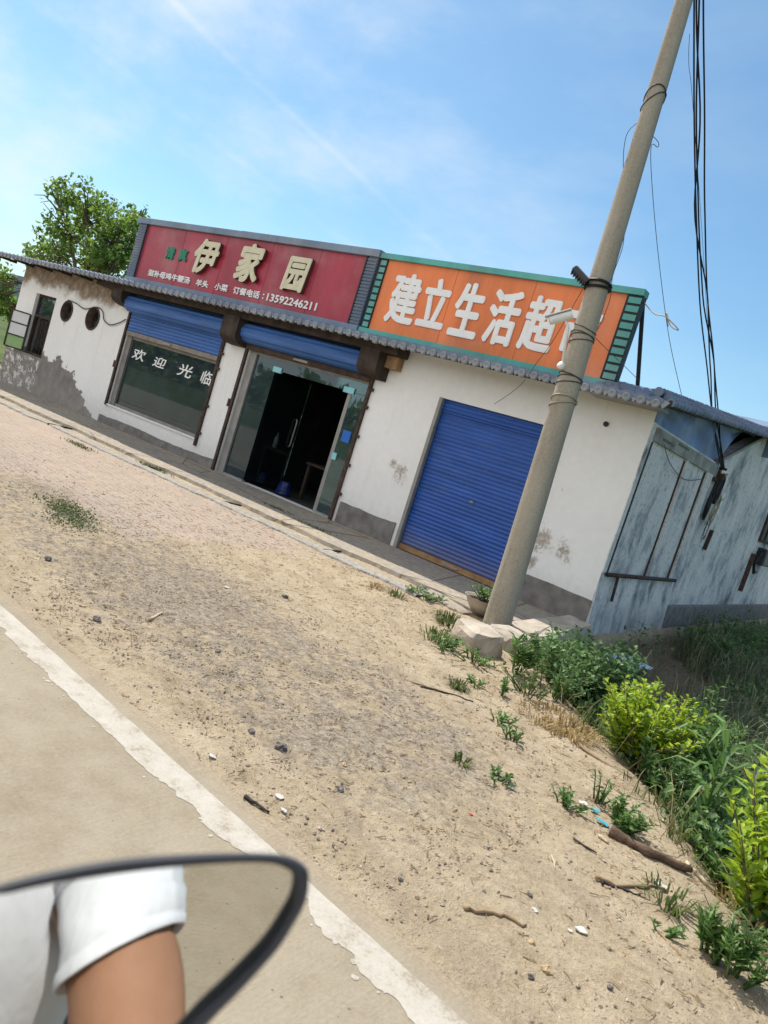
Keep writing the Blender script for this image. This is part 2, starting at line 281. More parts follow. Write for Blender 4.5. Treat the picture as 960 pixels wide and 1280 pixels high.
# ------------------------------------------------------------------ mesh builder
class MB:
    def __init__(s): s.v = []; s.f = []; s.mi = []; s.k = 0
    def add(s, vs, fs):
        b = len(s.v); s.v += [tuple(v) for v in vs]; s.f += [tuple(i+b for i in f) for f in fs]; s.mi += [s.k]*len(fs); return s
    def box(s, x0, x1, y0, y1, z0, z1):
        vs = [(x, y, z) for z in (z0, z1) for y in (y0, y1) for x in (x0, x1)]
        return s.add(vs, [(0, 2, 3, 1), (4, 5, 7, 6), (0, 1, 5, 4), (2, 6, 7, 3), (0, 4, 6, 2), (1, 3, 7, 5)])
    def obox(s, c, ax, ay, az):   # oriented box by half-axis vectors
        c = Vector(c); vs = [c+ax*i+ay*j+az*k for k in (-1, 1) for j in (-1, 1) for i in (-1, 1)]
        return s.add(vs, [(0, 2, 3, 1), (4, 5, 7, 6), (0, 1, 5, 4), (2, 6, 7, 3), (0, 4, 6, 2), (1, 3, 7, 5)])
    def tube(s, pts, rad, n=8, caps=True):
        pts = [Vector(p) for p in pts]; rs = rad if isinstance(rad, (list, tuple)) else [rad]*len(pts)
        vs = []; prev = None
        for i, p in enumerate(pts):
            t = (pts[min(i+1, len(pts)-1)]-pts[max(i-1, 0)]).normalized()
            if prev is None:
                a = Vector((0, 0, 1)) if abs(t.z) < .9 else Vector((1, 0, 0)); u = t.cross(a).normalized()
            else:
                u = (prev-t*prev.dot(t)).normalized()
            prev = u; w = t.cross(u)
            for j in range(n):
                a = 2*math.pi*j/n; vs.append(p+(u*math.cos(a)+w*math.sin(a))*rs[i])
        fs = [(i*n+j, i*n+(j+1) % n, (i+1)*n+(j+1) % n, (i+1)*n+j) for i in range(len(pts)-1) for j in range(n)]
        if caps: fs += [tuple(range(n))[::-1], tuple(range((len(pts)-1)*n, len(pts)*n))]
        return s.add(vs, fs)
    def prism(s, poly, off):   # planar polygon (3D points) swept by vector off
        n = len(poly); off = Vector(off); vs = [Vector(p) for p in poly]; vs += [v+off for v in vs]
        return s.add(vs, [tuple(range(n))[::-1], tuple(range(n, 2*n))]+[(i, (i+1) % n, n+(i+1) % n, n+i) for i in range(n)])
    def lathe(s, c, prof, n=24, axis='z', cap=False):
        c = Vector(c); vs = []
        for r, h in prof:
            for j in range(n):
                a = 2*math.pi*j/n; u, w = r*math.cos(a), r*math.sin(a)
                vs.append(c+(Vector((u, w, h)) if axis == 'z' else Vector((u, h, w)) if axis == 'y' else Vector((h, u, w))))
        fs = [(i*n+j, i*n+(j+1) % n, (i+1)*n+(j+1) % n, (i+1)*n+j) for i in range(len(prof)-1) for j in range(n)]
        if cap: fs += [tuple(range(n)), tuple(range((len(prof)-1)*n, len(prof)*n))]
        return s.add(vs, fs)
    def build(s, name, mats, parent=None, smooth=False, bevel=0):
        me = bpy.data.meshes.new(name); me.from_pydata(s.v, [], s.f); me.update()
        for m in (mats if isinstance(mats, (list, tuple)) else [mats]): me.materials.append(m)
        if max(s.mi, default=0): me.polygons.foreach_set('material_index', s.mi)
        if smooth: me.polygons.foreach_set('use_smooth', [True]*len(me.polygons))
        o = bpy.data.objects.new(name, me); COL.objects.link(o)
        if parent is not None:
            o.parent = parent; o.matrix_parent_inverse = parent.matrix_world.inverted()
        if bevel:
            b = o.modifiers.new('bevel', 'BEVEL'); b.width = bevel; b.segments = 2; b.limit_method = 'ANGLE'
        return o
def tag(o, label=None, cat=None, group=None, kind=None):
    for k, v in (('label', label), ('category', cat), ('group', group), ('kind', kind)):
        if v: o[k] = v
    return o
def thing(name, label, cat, loc=(0, 0, 0), group=None):
    o = bpy.data.objects.new(name, None); COL.objects.link(o); o.empty_display_size = .2
    o.matrix_world = Matrix.Translation(Vector(loc)); return tag(o, label, cat, group)

# ------------------------------------------------------------------ terrain
def ditch_d(x, y): return ((np.asarray(x)+3.6)*4.3+(np.asarray(y)+2.3)*3.9)/5.805
def edge_y(x): return -7.58-.062*(np.asarray(x)+.2)
def gz(x, y):
    x = np.asarray(x, float); y = np.asarray(y, float)
    z = .05*(fbm(x, y, .6, 3)-.5)+.035*(fbm(x+5, y, 2.6, 4)-.5)
    nearroad = sstep(0, .7, y-edge_y(x)); z = z*(.15+.85*nearroad)-.012*(1-nearroad)
    fl = sstep(-2.6, -1.8, y)*(x < -3.6); z = z*(1-fl)-.01*fl
    d = ditch_d(x, y)+.5*(fbm(x, y, 1.3, 3)-.5)
    keep = np.where(y > -2.6, sstep(-3.45, -3.2, x)*.55+.45*sstep(-3.3, -2.2, x), 1.0)
    z = z-.42*sstep(.05, 1.1, d)*keep
    z = np.where(y < edge_y(x)-.02, -.06, z)
    return z
def gzf(x, y): return float(gz(x, y))
def ground_mesh():
    xs = np.unique(np.concatenate([-np.geomspace(22, 900, 26), np.arange(-22, -9, .13), np.arange(-9, .9, .036), np.arange(.9, 6, .2), np.geomspace(6, 900, 24)]))
    ys = np.unique(np.concatenate([-np.geomspace(15, 900, 22), np.arange(-15, -7.75, .35), np.arange(-7.72, -1.2, .036), np.arange(-1.2, 14, .25), np.geomspace(14, 1200, 24)]))
    X, Y = np.meshgrid(xs, ys); Z = gz(X, Y)
    near = (X > -12) & (X < 2) & (Y > edge_y(X)) & (Y < -1)
    Z = Z+near*(.022*(fbm(X, Y, 7, 3)-.5)+.012*(fbm(X, Y, 24, 2)-.5))
    nx, ny = len(xs), len(ys)
    v = np.stack([X, Y, Z], -1).reshape(-1, 3); i = np.arange(nx*ny).reshape(ny, nx)
    f = np.stack([i[:-1, :-1], i[:-1, 1:], i[1:, 1:], i[1:, :-1]], -1).reshape(-1, 4)
    me = bpy.data.meshes.new('ground'); me.from_pydata(v.tolist(), [], f.tolist()); me.update(); me.materials.append(M['ground'])
    me.polygons.foreach_set('use_smooth', [True]*len(me.polygons))
    o = bpy.data.objects.new('ground', me); COL.objects.link(o); tag(o, kind='structure')
ground_mesh()

def road():
    b = MB(); xs = np.concatenate([[-300, -120, -60, -30, -18], np.arange(-12, .8, .03), [3, 10, 40, 200]])
    ye = edge_y(xs)+.035*(fbm(xs, xs*0, 1.6, 5)-.5)*2+.02*(fbm(xs, xs*0+9, 9, 3)-.5)
    top = [(x, y, .004) for x, y in zip(xs, ye)]; low = [(x, y+.01, -.06) for x, y in zip(xs, ye)]; back = [(x, -14.2, .004) for x in xs]
    n = len(xs); b.add(top+low+back, [(i, n+i, n+i+1, i+1) for i in range(n-1)]+[(2*n+i, i, i+1, 2*n+i+1)[::-1] for i in range(n-1)])
    tag(b.build('road', M['road']), kind='structure')
    b = MB(); xs = np.concatenate([[-300, -60, -20], np.arange(-11, .8, .012), [4, 60]])
    yo = edge_y(xs)-.115+.012*(fbm(xs, xs*0+3, 5, 5)-.5); yi = edge_y(xs)-.285
    chip = np.clip(fbm(xs, xs*0+1, 2.3, 5)-.56, 0, 1)*.55+.022*(fbm(xs, xs*0+6, 22, 3)-.5); yi = np.minimum(yi+chip, yo-.05)
    n = len(xs); b.add([(x, y, .0058) for x, y in zip(xs, yo)]+[(x, y, .0058) for x, y in zip(xs, yi)], [(n+i, n+i+1, i+1, i) for i in range(n-1)])
    for _ in range(70):   # loose flakes of paint left where the line chipped away
        x = random.uniform(-5, 0); y = float(edge_y(x))-.30+random.uniform(-.03, .06); r = random.uniform(.004, .016)
        b.add([(x+r*random.uniform(.5, 1.3)*math.cos(a), y+r*random.uniform(.5, 1.3)*math.sin(a), .0055+.0004*random.random()) for a in np.linspace(0, 5.2, 6)], [tuple(range(6))])
    tag(b.build('road_marking', M['mark']), kind='structure')
road()

def apron():
    b = MB(); xs = np.arange(-19.5, -3.7, .06); n = len(xs)
    yf = -1.72-.06*(fbm(xs, xs*0+4, 1.2, 5)-.5)*3+.03*(fbm(xs, xs*0+2, 7, 3)-.5)
    yf = np.where(xs > -5.0, yf+.25*sstep(-5, -4.2, xs), yf)
    z = .045
    b.add([(x, y, z) for x, y in zip(xs, yf)]+[(x, .0, z+.01) for x in xs]+[(x, y-.03, -.05) for x, y in zip(xs, yf)],
          [(i, i+1, n+i+1, n+i) for i in range(n-1)]+[(2*n+i, 2*n+i+1, i+1, i) for i in range(n-1)])
    tag(b.build('pavement', M['apron']), kind='structure')
    b = MB(); xs = np.arange(-19, -4.6, .05); n = len(xs)   # narrow gravelly drain strip before it
    y1 = -2.02+.05*(fbm(xs, xs*0+11, 2, 4)-.5)*2; y0 = y1-.26+.09*(fbm(xs, xs*0+14, 3, 4)-.5)*2; zz = gz(xs, (y0+y1)/2)+.026
    b.add([(x, y, q) for x, y, q in zip(xs, y0, zz)]+[(x, y, q) for x, y, q in zip(xs, y1, zz)]+[(x, y-.03, q-.06) for x, y, q in zip(xs, y0, zz)]+[(x, y+.03, q-.06) for x, y, q in zip(xs, y1, zz)],
          [(i, i+1, n+i+1, n+i) for i in range(n-1)]+[(2*n+i, 2*n+i+1, i+1, i) for i in range(n-1)]+[(n+i, n+i+1, 3*n+i+1, 3*n+i) for i in range(n-1)])
    tag(b.build('kerb_strip', simple('gravelly_concrete', (.33, .30, .26), .95, .45, 25, .012)), kind='structure')
apron()

def hills():
    b = MB(); n = 60
    for (dist, h, seed) in ((520, 20, 1), (900, 46, 5)):
        A = [R(100)+R(100)*i/n for i in range(n+1)]
        t = [(dist*math.cos(a), dist*math.sin(a), h*(.45+.9*float(fbm(i*.25+seed*7, seed, 1, 4)))) for i, a in enumerate(A)]
        l = [(p[0], p[1], -2) for p in t]; bk = [(p[0]*1.2, p[1]*1.2, -2) for p in t]
        m = n+1; b.add(t+l+bk, [(i, m+i, m+i+1, i+1) for i in range(n)]+[(i, i+1, 2*m+i+1, 2*m+i) for i in range(n)])
    tag(b.build('hills', simple('far_hills', (.26, .33, .38), 1, .15, .02, 0)), kind='structure')
hills()

# ------------------------------------------------------------------ shop building
shop = thing('shop_building', 'single-storey whitewashed shop row with blue roller shutters and grey tiled roof', 'building', (-11.5, 0, 0))
def P(b, name, m, **k): return b.build(name, m, k.pop('parent', shop), **k)
XL, XR, ZT = -20.02, -3.45, 3.08
WIN = (-15.1, -11.95, .5, 2.9); DOOR = (-11.2, -8.15, .05, 2.9); ROLL_ = (-6.73, -4.62, .03, 2.5); SW = (-19.2, -18.25, .92, 2.42)
V1 = (-17.66, 2.19, .25); V2 = (-16.53, 2.19, .27)
def sq(v): return (v[0]-v[2]-.05, v[0]+v[2]+.05, v[1]-v[2]-.05, v[1]+v[2]+.05)
def front_wall():
    b = MB(); ops = [WIN, DOOR, ROLL_, SW, sq(V1), sq(V2)]
    xs = sorted({XL, XR, *[o[0] for o in ops], *[o[1] for o in ops]}); zs = sorted({-.6, ZT, *[o[2] for o in ops], *[o[3] for o in ops]})
    inside = lambda x, z: any(o[0] < x < o[1] and o[2] < z < o[3] for o in ops)
    for i in range(len(xs)-1):
        for j in range(len(zs)-1):
            if inside((xs[i]+xs[i+1])/2, (zs[j]+zs[j+1])/2): continue
            b.add([(xs[i], 0, zs[j]), (xs[i+1], 0, zs[j]), (xs[i+1], 0, zs[j+1]), (xs[i], 0, zs[j+1])], [(0, 1, 2, 3)])
    for (a, c, d, e) in ops:
        b.add([(a, 0, d), (c, 0, d), (c, 0, e), (a, 0, e), (a, .24, d), (c, .24, d), (c, .24, e), (a, .24, e)], [(0, 4, 5, 1), (1, 5, 6, 2), (2, 6, 7, 3), (3, 7, 4, 0)])
    for v in (V1, V2):   # plate with the round hole, and its throat
        s0 = sq(v); n = 40; h = v[2]
        cir = [(v[0]+h*math.cos(2*math.pi*i/n), 0, v[1]+h*math.sin(2*math.pi*i/n)) for i in range(n)]
        def sqp(a):
            c, s = math.cos(a), math.sin(a); t = (h+.05)/max(abs(c), abs(s)); return (v[0]+t*c, 0, v[1]+t*s)
        sqr = [sqp(2*math.pi*i/n) for i in range(n)]
        b.add(cir+sqr+[(p[0], .23, p[2]) for p in cir], [(i, (i+1) % n, n+(i+1) % n, n+i)[::-1] for i in range(n)]+[(i, (i+1) % n, 2*n+(i+1) % n, 2*n+i) for i in range(n)])
    b.add([(XL, 0, -.6), (XL, 0, ZT), (XL, 7, ZT+.4), (XL, 7, -.6)], [(0, 1, 2, 3)])
    P(b, 'wall', M['plaster'])
front_wall()
# gable side of the front block
b = MB(); b.box(-3.65, -3.45, .0, 3.55, -.6, 2.67); b.box(-3.65, -3.45, .0, 3.58, 2.89, 2.9)
b = MB(); b.box(-3.65, -3.449, .003, 3.55, -.6, 2.9); P(b, 'side_wall', M['gable'])
b = MB(); b.box(-3.449, -3.41, .18, 3.56, 2.68, 2.86); P(b, 'concrete_band', simple('band_concrete', (.36, .35, .32), .9, .4, 4, .006))
for a_, c_ in ((.0, .13), (1.86, 1.93), (3.14, 3.5)): b = MB(); b.box(-3.449, -3.412 if a_ else -3.435, a_, c_, .83, 2.9 if a_ == 0 else 2.68); P(b, 'pilaster_strip', M['gable'])
for a_, c_ in ((.13, .19), (1.79, 1.86), (3.04, 3.14)): b = MB(); b.box(-3.449, -3.44 if a_ > 1 else -3.43, a_, c_, .83, 2.66); P(b, 'groove_shade', M['darkwood'])  # dark strips painting the shade inside the panel grooves
for z_ in (2.74, 2.80): b = MB(); b.box(-3.41, -3.404, .45+(z_-2.74)*12, 1.0+(z_-2.74)*12, z_, z_+.035); P(b, 'exposed_brick', simple('exposed_brick', (.17, .16, .15), .9, .3, 9, .004))
b = MB(); b.tube([(-3.40, .1, .815), (-3.40, 3.42, .815)], .03, 8); b.tube([(-3.40, .55, .8), (-3.36, .5, .45)], .022, 8); P(b, 'pipe', M['rust'], smooth=True)
b = MB(); b.prism([(-3.449, .0, .82), (-3.34, .0, -.6), (-3.449, .0, -.6)], (0, 3.56, 0)); P(b, 'side_plinth', M['gable'])
# grey cement plinth along the front with a ragged top
def plinth(x0, x1, zt, amp, zb=-.05, y=-.022):
    b = MB(); xs = np.arange(x0, x1+.001, .03); n = len(xs); z = zt+amp*(fbm(xs, xs*0+x0, 2.2, 5)-.5)*2
    b.add([(x, y, zb) for x in xs]+[(x, y+.006*random.random(), q) for x, q in zip(xs, z)]+[(x, 0, q+.004) for x, q in zip(xs, z)], [(i, i+1, n+i+1, n+i) for i in range(n-1)]+[(n+i, n+i+1, 2*n+i+1, 2*n+i) for i in range(n-1)])
    b.add([(x1, y, zb), (x1, 0, zb), (x1, 0, z[-1]), (x1, y, z[-1])], [(0, 1, 2, 3)])
    P(b, 'plinth', M['greyrender'])
plinth(-8.02, -6.82, .40, .05); plinth(-4.58, -3.44, .42, .03); plinth(-15.3, -11.24, .22, .04)
# roof -------------------------------------------------
YE, ZE, SL = -.56, 3.085, .109
def roof():
    b = MB(); xs = np.arange(-22.6, -3.2, .025); n = len(xs); wave = .032*np.abs(np.sin(math.pi*(xs+22.6)/.19))
    rows = [YE+.34*i for i in range(22)]
    for i in range(len(rows)-1):
        y0, y1 = rows[i], rows[i+1]; za, zb = ZE+SL*(y0-YE)+.03, ZE+SL*(y1-YE)
        jit = .006*(fbm(xs*3, xs*0+i, 1, 2)-.5)
        b.add([(x, y0, za-.04) for x in xs]+[(x, y0, za+w+q) for x, w, q in zip(xs, wave, jit)]+[(x, y1+.02, zb+w) for x, w in zip(xs, wave)],
              [(k, k+1, n+k+1, n+k) for k in range(n-1)]+[(n+k, n+k+1, 2*n+k+1, 2*n+k) for k in range(n-1)])
    b.add([(-22.6, YE+.01, ZE-.012), (-3.2, YE+.01, ZE-.012), (-3.2, 6.6, ZE+SL*7.16-.012), (-22.6, 6.6, ZE+SL*7.16-.012)], [(0, 3, 2, 1)])
    b.add([(-22.6, 6.6, 2), (-3.2, 6.6, 3.5), (-3.2, 6.6, ZE+SL*7.16+.02), (-22.6, 6.6, ZE+SL*7.16+.02)], [(0, 1, 2, 3)])
    rf = P(b, 'roof', M['tile'])
    # drip tiles along the eave: scalloped discs with a rim
    e = MB(); k = 0; x = -22.5
    while x < -3.25:
        r = .058 if x > -8 else .055; zc = ZE-.028 if x > -8 else ZE-.012; y = YE-.012
        m = 12; ring = [(x+r*math.cos(2*math.pi*j/m), zc+r*math.sin(2*math.pi*j/m)) for j in range(m)]
        inn = [(x+r*.68*math.cos(2*math.pi*j/m), zc+r*.68*math.sin(2*math.pi*j/m)) for j in range(m)]
        vs = [(p[0], y, p[1]) for p in ring]+[(p[0], y-.012, p[1]) for p in inn]+[(x, y+.008, zc)]+[(p[0], y+.05, p[1]) for p in ring]
        e.add(vs, [(j, (j+1) % m, m+(j+1) % m, m+j) for j in range(m)]+[(m+j, m+(j+1) % m, 2*m) for j in range(m)]+[(2*m+1+j, 2*m+1+(j+1) % m, (j+1) % m, j) for j in range(m)])
        xa = x+.095; h = .075 if x > -8 else .05   # pointed drip between the discs
        e.prism([(xa-.07, y+.02, ZE+.012), (xa, y+.012, ZE-h), (xa+.07, y+.02, ZE+.012), (xa, y+.02, ZE+.035)], (0, .03, 0))
        x += .19
    P(e, 'eave_tile', M['tile_end'], parent=rf)
    e = MB(); y = YE+.03                              # verge: rows of short half-round tiles stepping up the slope
    while y < 6.5:
        z = ZE+SL*(y-YE)
        for q, (xo, zo, rr) in enumerate(((-3.15, .02, .055), (-3.23, .075, .058), (-3.33, .12, .06))):
            j = random.uniform(-.01, .01); yy = y+.06*(q % 2)+j
            e.tube([(xo+j, yy, z+zo), (xo+j, yy+.14, z+zo+.012)], [rr, rr*.68], 9)
        y += .125
    for q, (dy, zo) in enumerate(((.10, .055), (.20, .10), (.31, .135))):   # first courses rising behind the eave at the open corner
        x = -4.12+.05*(q % 2)
        while x < -3.36:
            j = random.uniform(-.008, .008); e.tube([(x, YE+dy+j, ZE+zo+j), (x, YE+dy+.16, ZE+zo+.03+j)], [.058, .05], 9); x += .105
    P(e, 'verge_tile', M['tile'], parent=rf)
    e = MB(); e.prism([(-3.13, YE+.02, ZE-.03), (-3.13, 6.6, ZE+SL*7.14-.03), (-3.13, 6.6, ZE+SL*7.14+.05), (-3.13, YE+.02, ZE+.05)], (-.035, 0, 0)); P(e, 'barge_board', M['darkwood'], parent=rf)
    # timber under the eave
    e = MB(); e.box(-16.2, -7.55, -.34, -.02, 2.93, 3.06); P(e, 'eave_beam', M['darkwood'], parent=rf)
    for x in np.arange(-21.5, -16, .9): e = MB(); e.box(x, x+.07, -.5, 0, 3.0, 3.066); P(e, 'rafter', M['darkwood'], parent=rf)
    e = MB(); e.box(-4.3, -3.3, -.5, -.02, 3.03, 3.058); P(e, 'soffit_board', M['alu'], parent=rf)
roof()
b = MB(); b.box(-7.98, -7.62, -.16, .0, 2.72, 2.92); P(b, 'lintel_end', simple('raw_timber', (.32, .19, .10), .8, .35, 9, .004))
b = MB(); b.tube([(-4.05, .05, 2.72), (-4.05, -.03, 2.72)], .035, 12); P(b, 'drain_hole', M['black'])
# tarpaulin filling the gap between the roof and the stepped walls
def tarp():
    b = MB(); ys = np.linspace(.0, 6.5, 84); k = 10; vs = []
    for y in ys:
        zb = 2.88 if y < 3.5 else (2.90+.36*(y-3.6)+(.32*math.exp(-((y-4.7)/.75)**2)))
        zt = ZE+SL*(y-YE)-.02; zb = min(zb, zt-.01)+.02*float(vn(y*4, 2))
        for j in range(k):
            t = j/(k-1); vs.append((-3.49+.045*math.sin(y*5.1+.9*math.sin(y*2)+t)*(1-abs(2*t-1)*.6)+.05*(float(fbm(y*3.3, t*1.2, 1, 4))-.5)*2*(1-abs(2*t-1)*.7), y, zb+(zt-zb)*t))
    n = len(ys); b.add(vs, [(i*k+j, (i+1)*k+j, (i+1)*k+j+1, i*k+j+1) for i in range(n-1) for j in range(k-1)])
    tag(b.build('tarpaulin', M['tarp'], smooth=True), 'crumpled blue tarpaulin filling the gap under the roof verge at the side wall', 'tarpaulin')
tarp()
# shutters -------------------------------------------------
def slats(x0, x1, z0, z1, y, pitch=.062, dep=.014):
    b = MB(); zs = np.arange(z0, z1, pitch/6); prof = [(y-dep*abs(math.sin(math.pi*(z-z0)/pitch)), z) for z in zs]
    cols = np.linspace(x0, x1, 33); n = len(prof)
    b.add([(x, p[0]+.016*float(fbm(x*1.7, p[1]*2.3, 1, 3))-.008, p[1]+.006*float(vn(x*1.1, p[1]*1.5))) for x in cols for p in prof], [(i*n+j, (i+1)*n+j, (i+1)*n+j+1, i*n+j+1) for i in range(len(cols)-1) for j in range(n-1)]); return b
sh = P(slats(-6.70, -4.66, .14, 2.3, .10), 'roller_shutter', M['blue'], smooth=True)
s2 = slats(-6.70, -4.66, 2.32, 2.5, .085); s2.box(-6.70, -4.66, .06, .1, 2.30, 2.322); P(s2, 'shutter_top_panel', M['blue'], parent=sh)
b = MB(); b.box(-6.70, -4.66, .075, .125, .055, .14); P(b, 'bottom_rail', M['woodrail'], parent=sh)
b = MB(); b.box(-5.85, -5.55, .05, .075, .085, .11); P(b, 'handle', M['alu'], parent=sh)
b = MB(); b.box(-5.72, -5.66, .07, .08, 1.11, 1.14); P(b, 'lock_plate', M['alu'], parent=sh)
b = MB(); b.box(-6.75, -6.69, -.012, .06, .03, 2.5); P(b, 'guide_rail', M['alu'], parent=sh)
b = MB(); b.box(-4.67, -4.60, -.012, .06, .03, 2.5); P(b, 'guide_rail', M['alu'], parent=sh)
def drum(x0, x1, zc, r, name, m):
    b = MB(); n = 22; prof = []
    for i in range(n):
        a = R(60)+R(240)*i/(n-1); rr = r+.008*math.sin(i*2.1); prof.append((-.02+math.cos(a)*rr*1.25, zc+math.sin(a)*rr))
    m_ = len(prof); cols = np.linspace(x0, x1, 7)
    b.add([(x, p[0], p[1]) for x in cols for p in prof], [(i*m_+j, (i+1)*m_+j, (i+1)*m_+j+1, i*m_+j+1) for i in range(len(cols)-1) for j in range(m_-1)])
    return P(b, name, m, smooth=False)
def bracket(x0, x1, z0, z1):
    b = MB(); n = 14; pts = [(x0, -.36, z1), (x0, .0, z1), (x0, .0, z0)]+[(x0, -.36*math.sin(R(90)*i/n), z0+.16-.16*math.cos(R(90)*i/n)) for i in range(1, n+1)]
    b.prism(pts, (x1-x0, 0, 0)); return b
d1 = drum(-15.12, -11.72, 2.72, .19, 'shutter_drum', M['blue2'])
w1 = slats(-15.06, -11.97, 2.15, 2.56, -.03, .07, .02); P(w1, 'shutter_curtain', M['blue2'], parent=d1)
b = MB(); b.box(-15.06, -11.97, -.05, .0, 2.06, 2.15); P(b, 'bottom_rail', simple('dull_rail', (.22, .195, .17), .6, .3, 6, 0), parent=d1)
b = MB(); b.box(-13.7, -13.45, -.07, -.05, 2.08, 2.12); P(b, 'handle', M['alu'], parent=d1)
d2 = drum(-11.28, -8.28, 2.73, .20, 'shutter_drum', M['blue2'])
b = MB(); b.box(-11.2, -8.15, -.06, .0, 2.44, 2.53); P(b, 'bottom_rail', M['rust'], parent=d2)
b = MB(); b.box(-9.95, -9.6, -.08, -.06, 2.46, 2.5); P(b, 'handle', M['alu'], parent=d2)
P(bracket(-11.74, -11.29, 2.44, 2.95), 'drum_bracket', M['darkwood']); P(bracket(-8.27, -7.86, 2.50, 2.95), 'drum_bracket', M['darkwood']); P(bracket(-15.5, -15.13, 2.62, 2.95), 'drum_bracket', M['darkwood'])
def rail(x0, x1, z0, z1, m=M['rust'], bolts=()):
    b = MB(); b.box(x0, x1, -.05, .03, z0, z1)
    for z in bolts: b.box(x1-.01, x1+.05, -.05, -.01, z, z+.05)
    P(b, 'guide_rail', m)
rail(-15.17, -15.11, .46, 2.75); rail(-11.96, -11.90, .36, 2.55, bolts=(.6, 1.15, 1.9, 2.2)); rail(-11.27, -11.21, .02, 2.55, bolts=())
for x_ in (-15.24, -11.34): b = MB(); b.box(x_, x_+.05, -.05, -.01, 1.3, 1.45); P(b, 'lock_hasp', M['rust'])
rail(-8.15, -8.09, .02, 2.55, bolts=(.5, 1.0, 1.5, 2.0, 2.3))
# shop window
wf = MB(); wf.box(-15.1, -14.93, .03, .11, .5, 2.06); wf.box(-14.93, -12.02, .05, .11, .5, .56); wf.box(-12.03, -11.95, .05, .11, .5, 2.06); wf.box(-14.93, -12.03, .05, .11, 2.0, 2.06)
win = P(wf, 'window', simple('window_frame', (.22, .205, .19), .55, .25, 5, 0))
b = MB(); b.box(-14.93, -12.03, .078, .084, .56, 2.0); P(b, 'pane', M['glass'], parent=win)
b = MB(); b.box(-15.12, -11.93, -.035, .05, .47, .497); P(b, 'sill', M['plaster'], parent=win)
# glass shop front
fr = MB(); fr.box(-11.2, -11.02, .04, .12, .05, 2.44); fr.box(-8.22, -8.15, .04, .12, .05, 2.44); fr.box(-11.02, -8.22, .05, .12, 2.40, 2.44); fr.box(-11.02, -10.47, .05, .12, .05, .09); fr.box(-8.55, -8.22, .05, .12, .05, .09)
door = P(fr, 'door', M['alu'])
b = MB(); b.box(-11.02, -10.47, .078, .088, .09, 2.2); b.box(-8.55, -8.22, .078, .088, .09, 2.2); b.box(-11.02, -8.22, .078, .088, 2.205, 2.40); P(b, 'fixed_pane', M['glassd'], parent=door)
def leaf(hx, ang, wd):
    b = MB(); c, s = math.cos(ang), math.sin(ang); ax = Vector((c, s, 0))*wd/2; ay = Vector((-s, c, 0))*.005
    b.obox(Vector((hx, .10, 1.145))+ax, ax, ay, Vector((0, 0, 1.05))); return b
P(leaf(-10.44, R(84), .88), 'door_leaf', M['glassl'], parent=door)
P(leaf(-8.60, R(97), .88), 'door_leaf', M['glassl'], parent=door)
for hx, ang in ((-10.44, R(84)), (-8.60, R(97))):
    q = Vector((hx+math.cos(ang)*.76, .10+math.sin(ang)*.76, 0)); b = MB(); o = Vector((math.sin(ang), -math.cos(ang), 0))*(.05 if ang < 1.5 else -.05)
    b.tube([q+o*.2+Vector((0, 0, .9)), q+o+Vector((0, 0, .93)), q+o+Vector((0, 0, 1.42)), q+o*.2+Vector((0, 0, 1.45))], .014, 8); P(b, 'handle', M['alu'], parent=door, smooth=True)
cy = simple('hinge_clamp', (.25, .55, .62), .3, .1, 5, 0)
for (x0, x1, z0, z1) in ((-10.52, -10.3, 2.17, 2.27), (-8.74, -8.50, 2.17, 2.27), (-8.56, -8.46, 1.02, 1.14)):
    b = MB(); b.box(x0, x1, .06, .105, z0, z1); P(b, 'hinge_clamp', cy, parent=door)
b = MB(); b.box(-8.64, -8.56, .09, .13, .05, 2.2); P(b, 'door_post', M['alu'], parent=door)
# blue sticker on the right-hand pane, with white strokes
b = MB(); b.box(-8.48, -8.30, .070, .076, 1.36, 1.56); stk = P(b, 'sticker', simple('blue_sticker', (.02, .13, .50), .4, .1, 5, 0), parent=door)
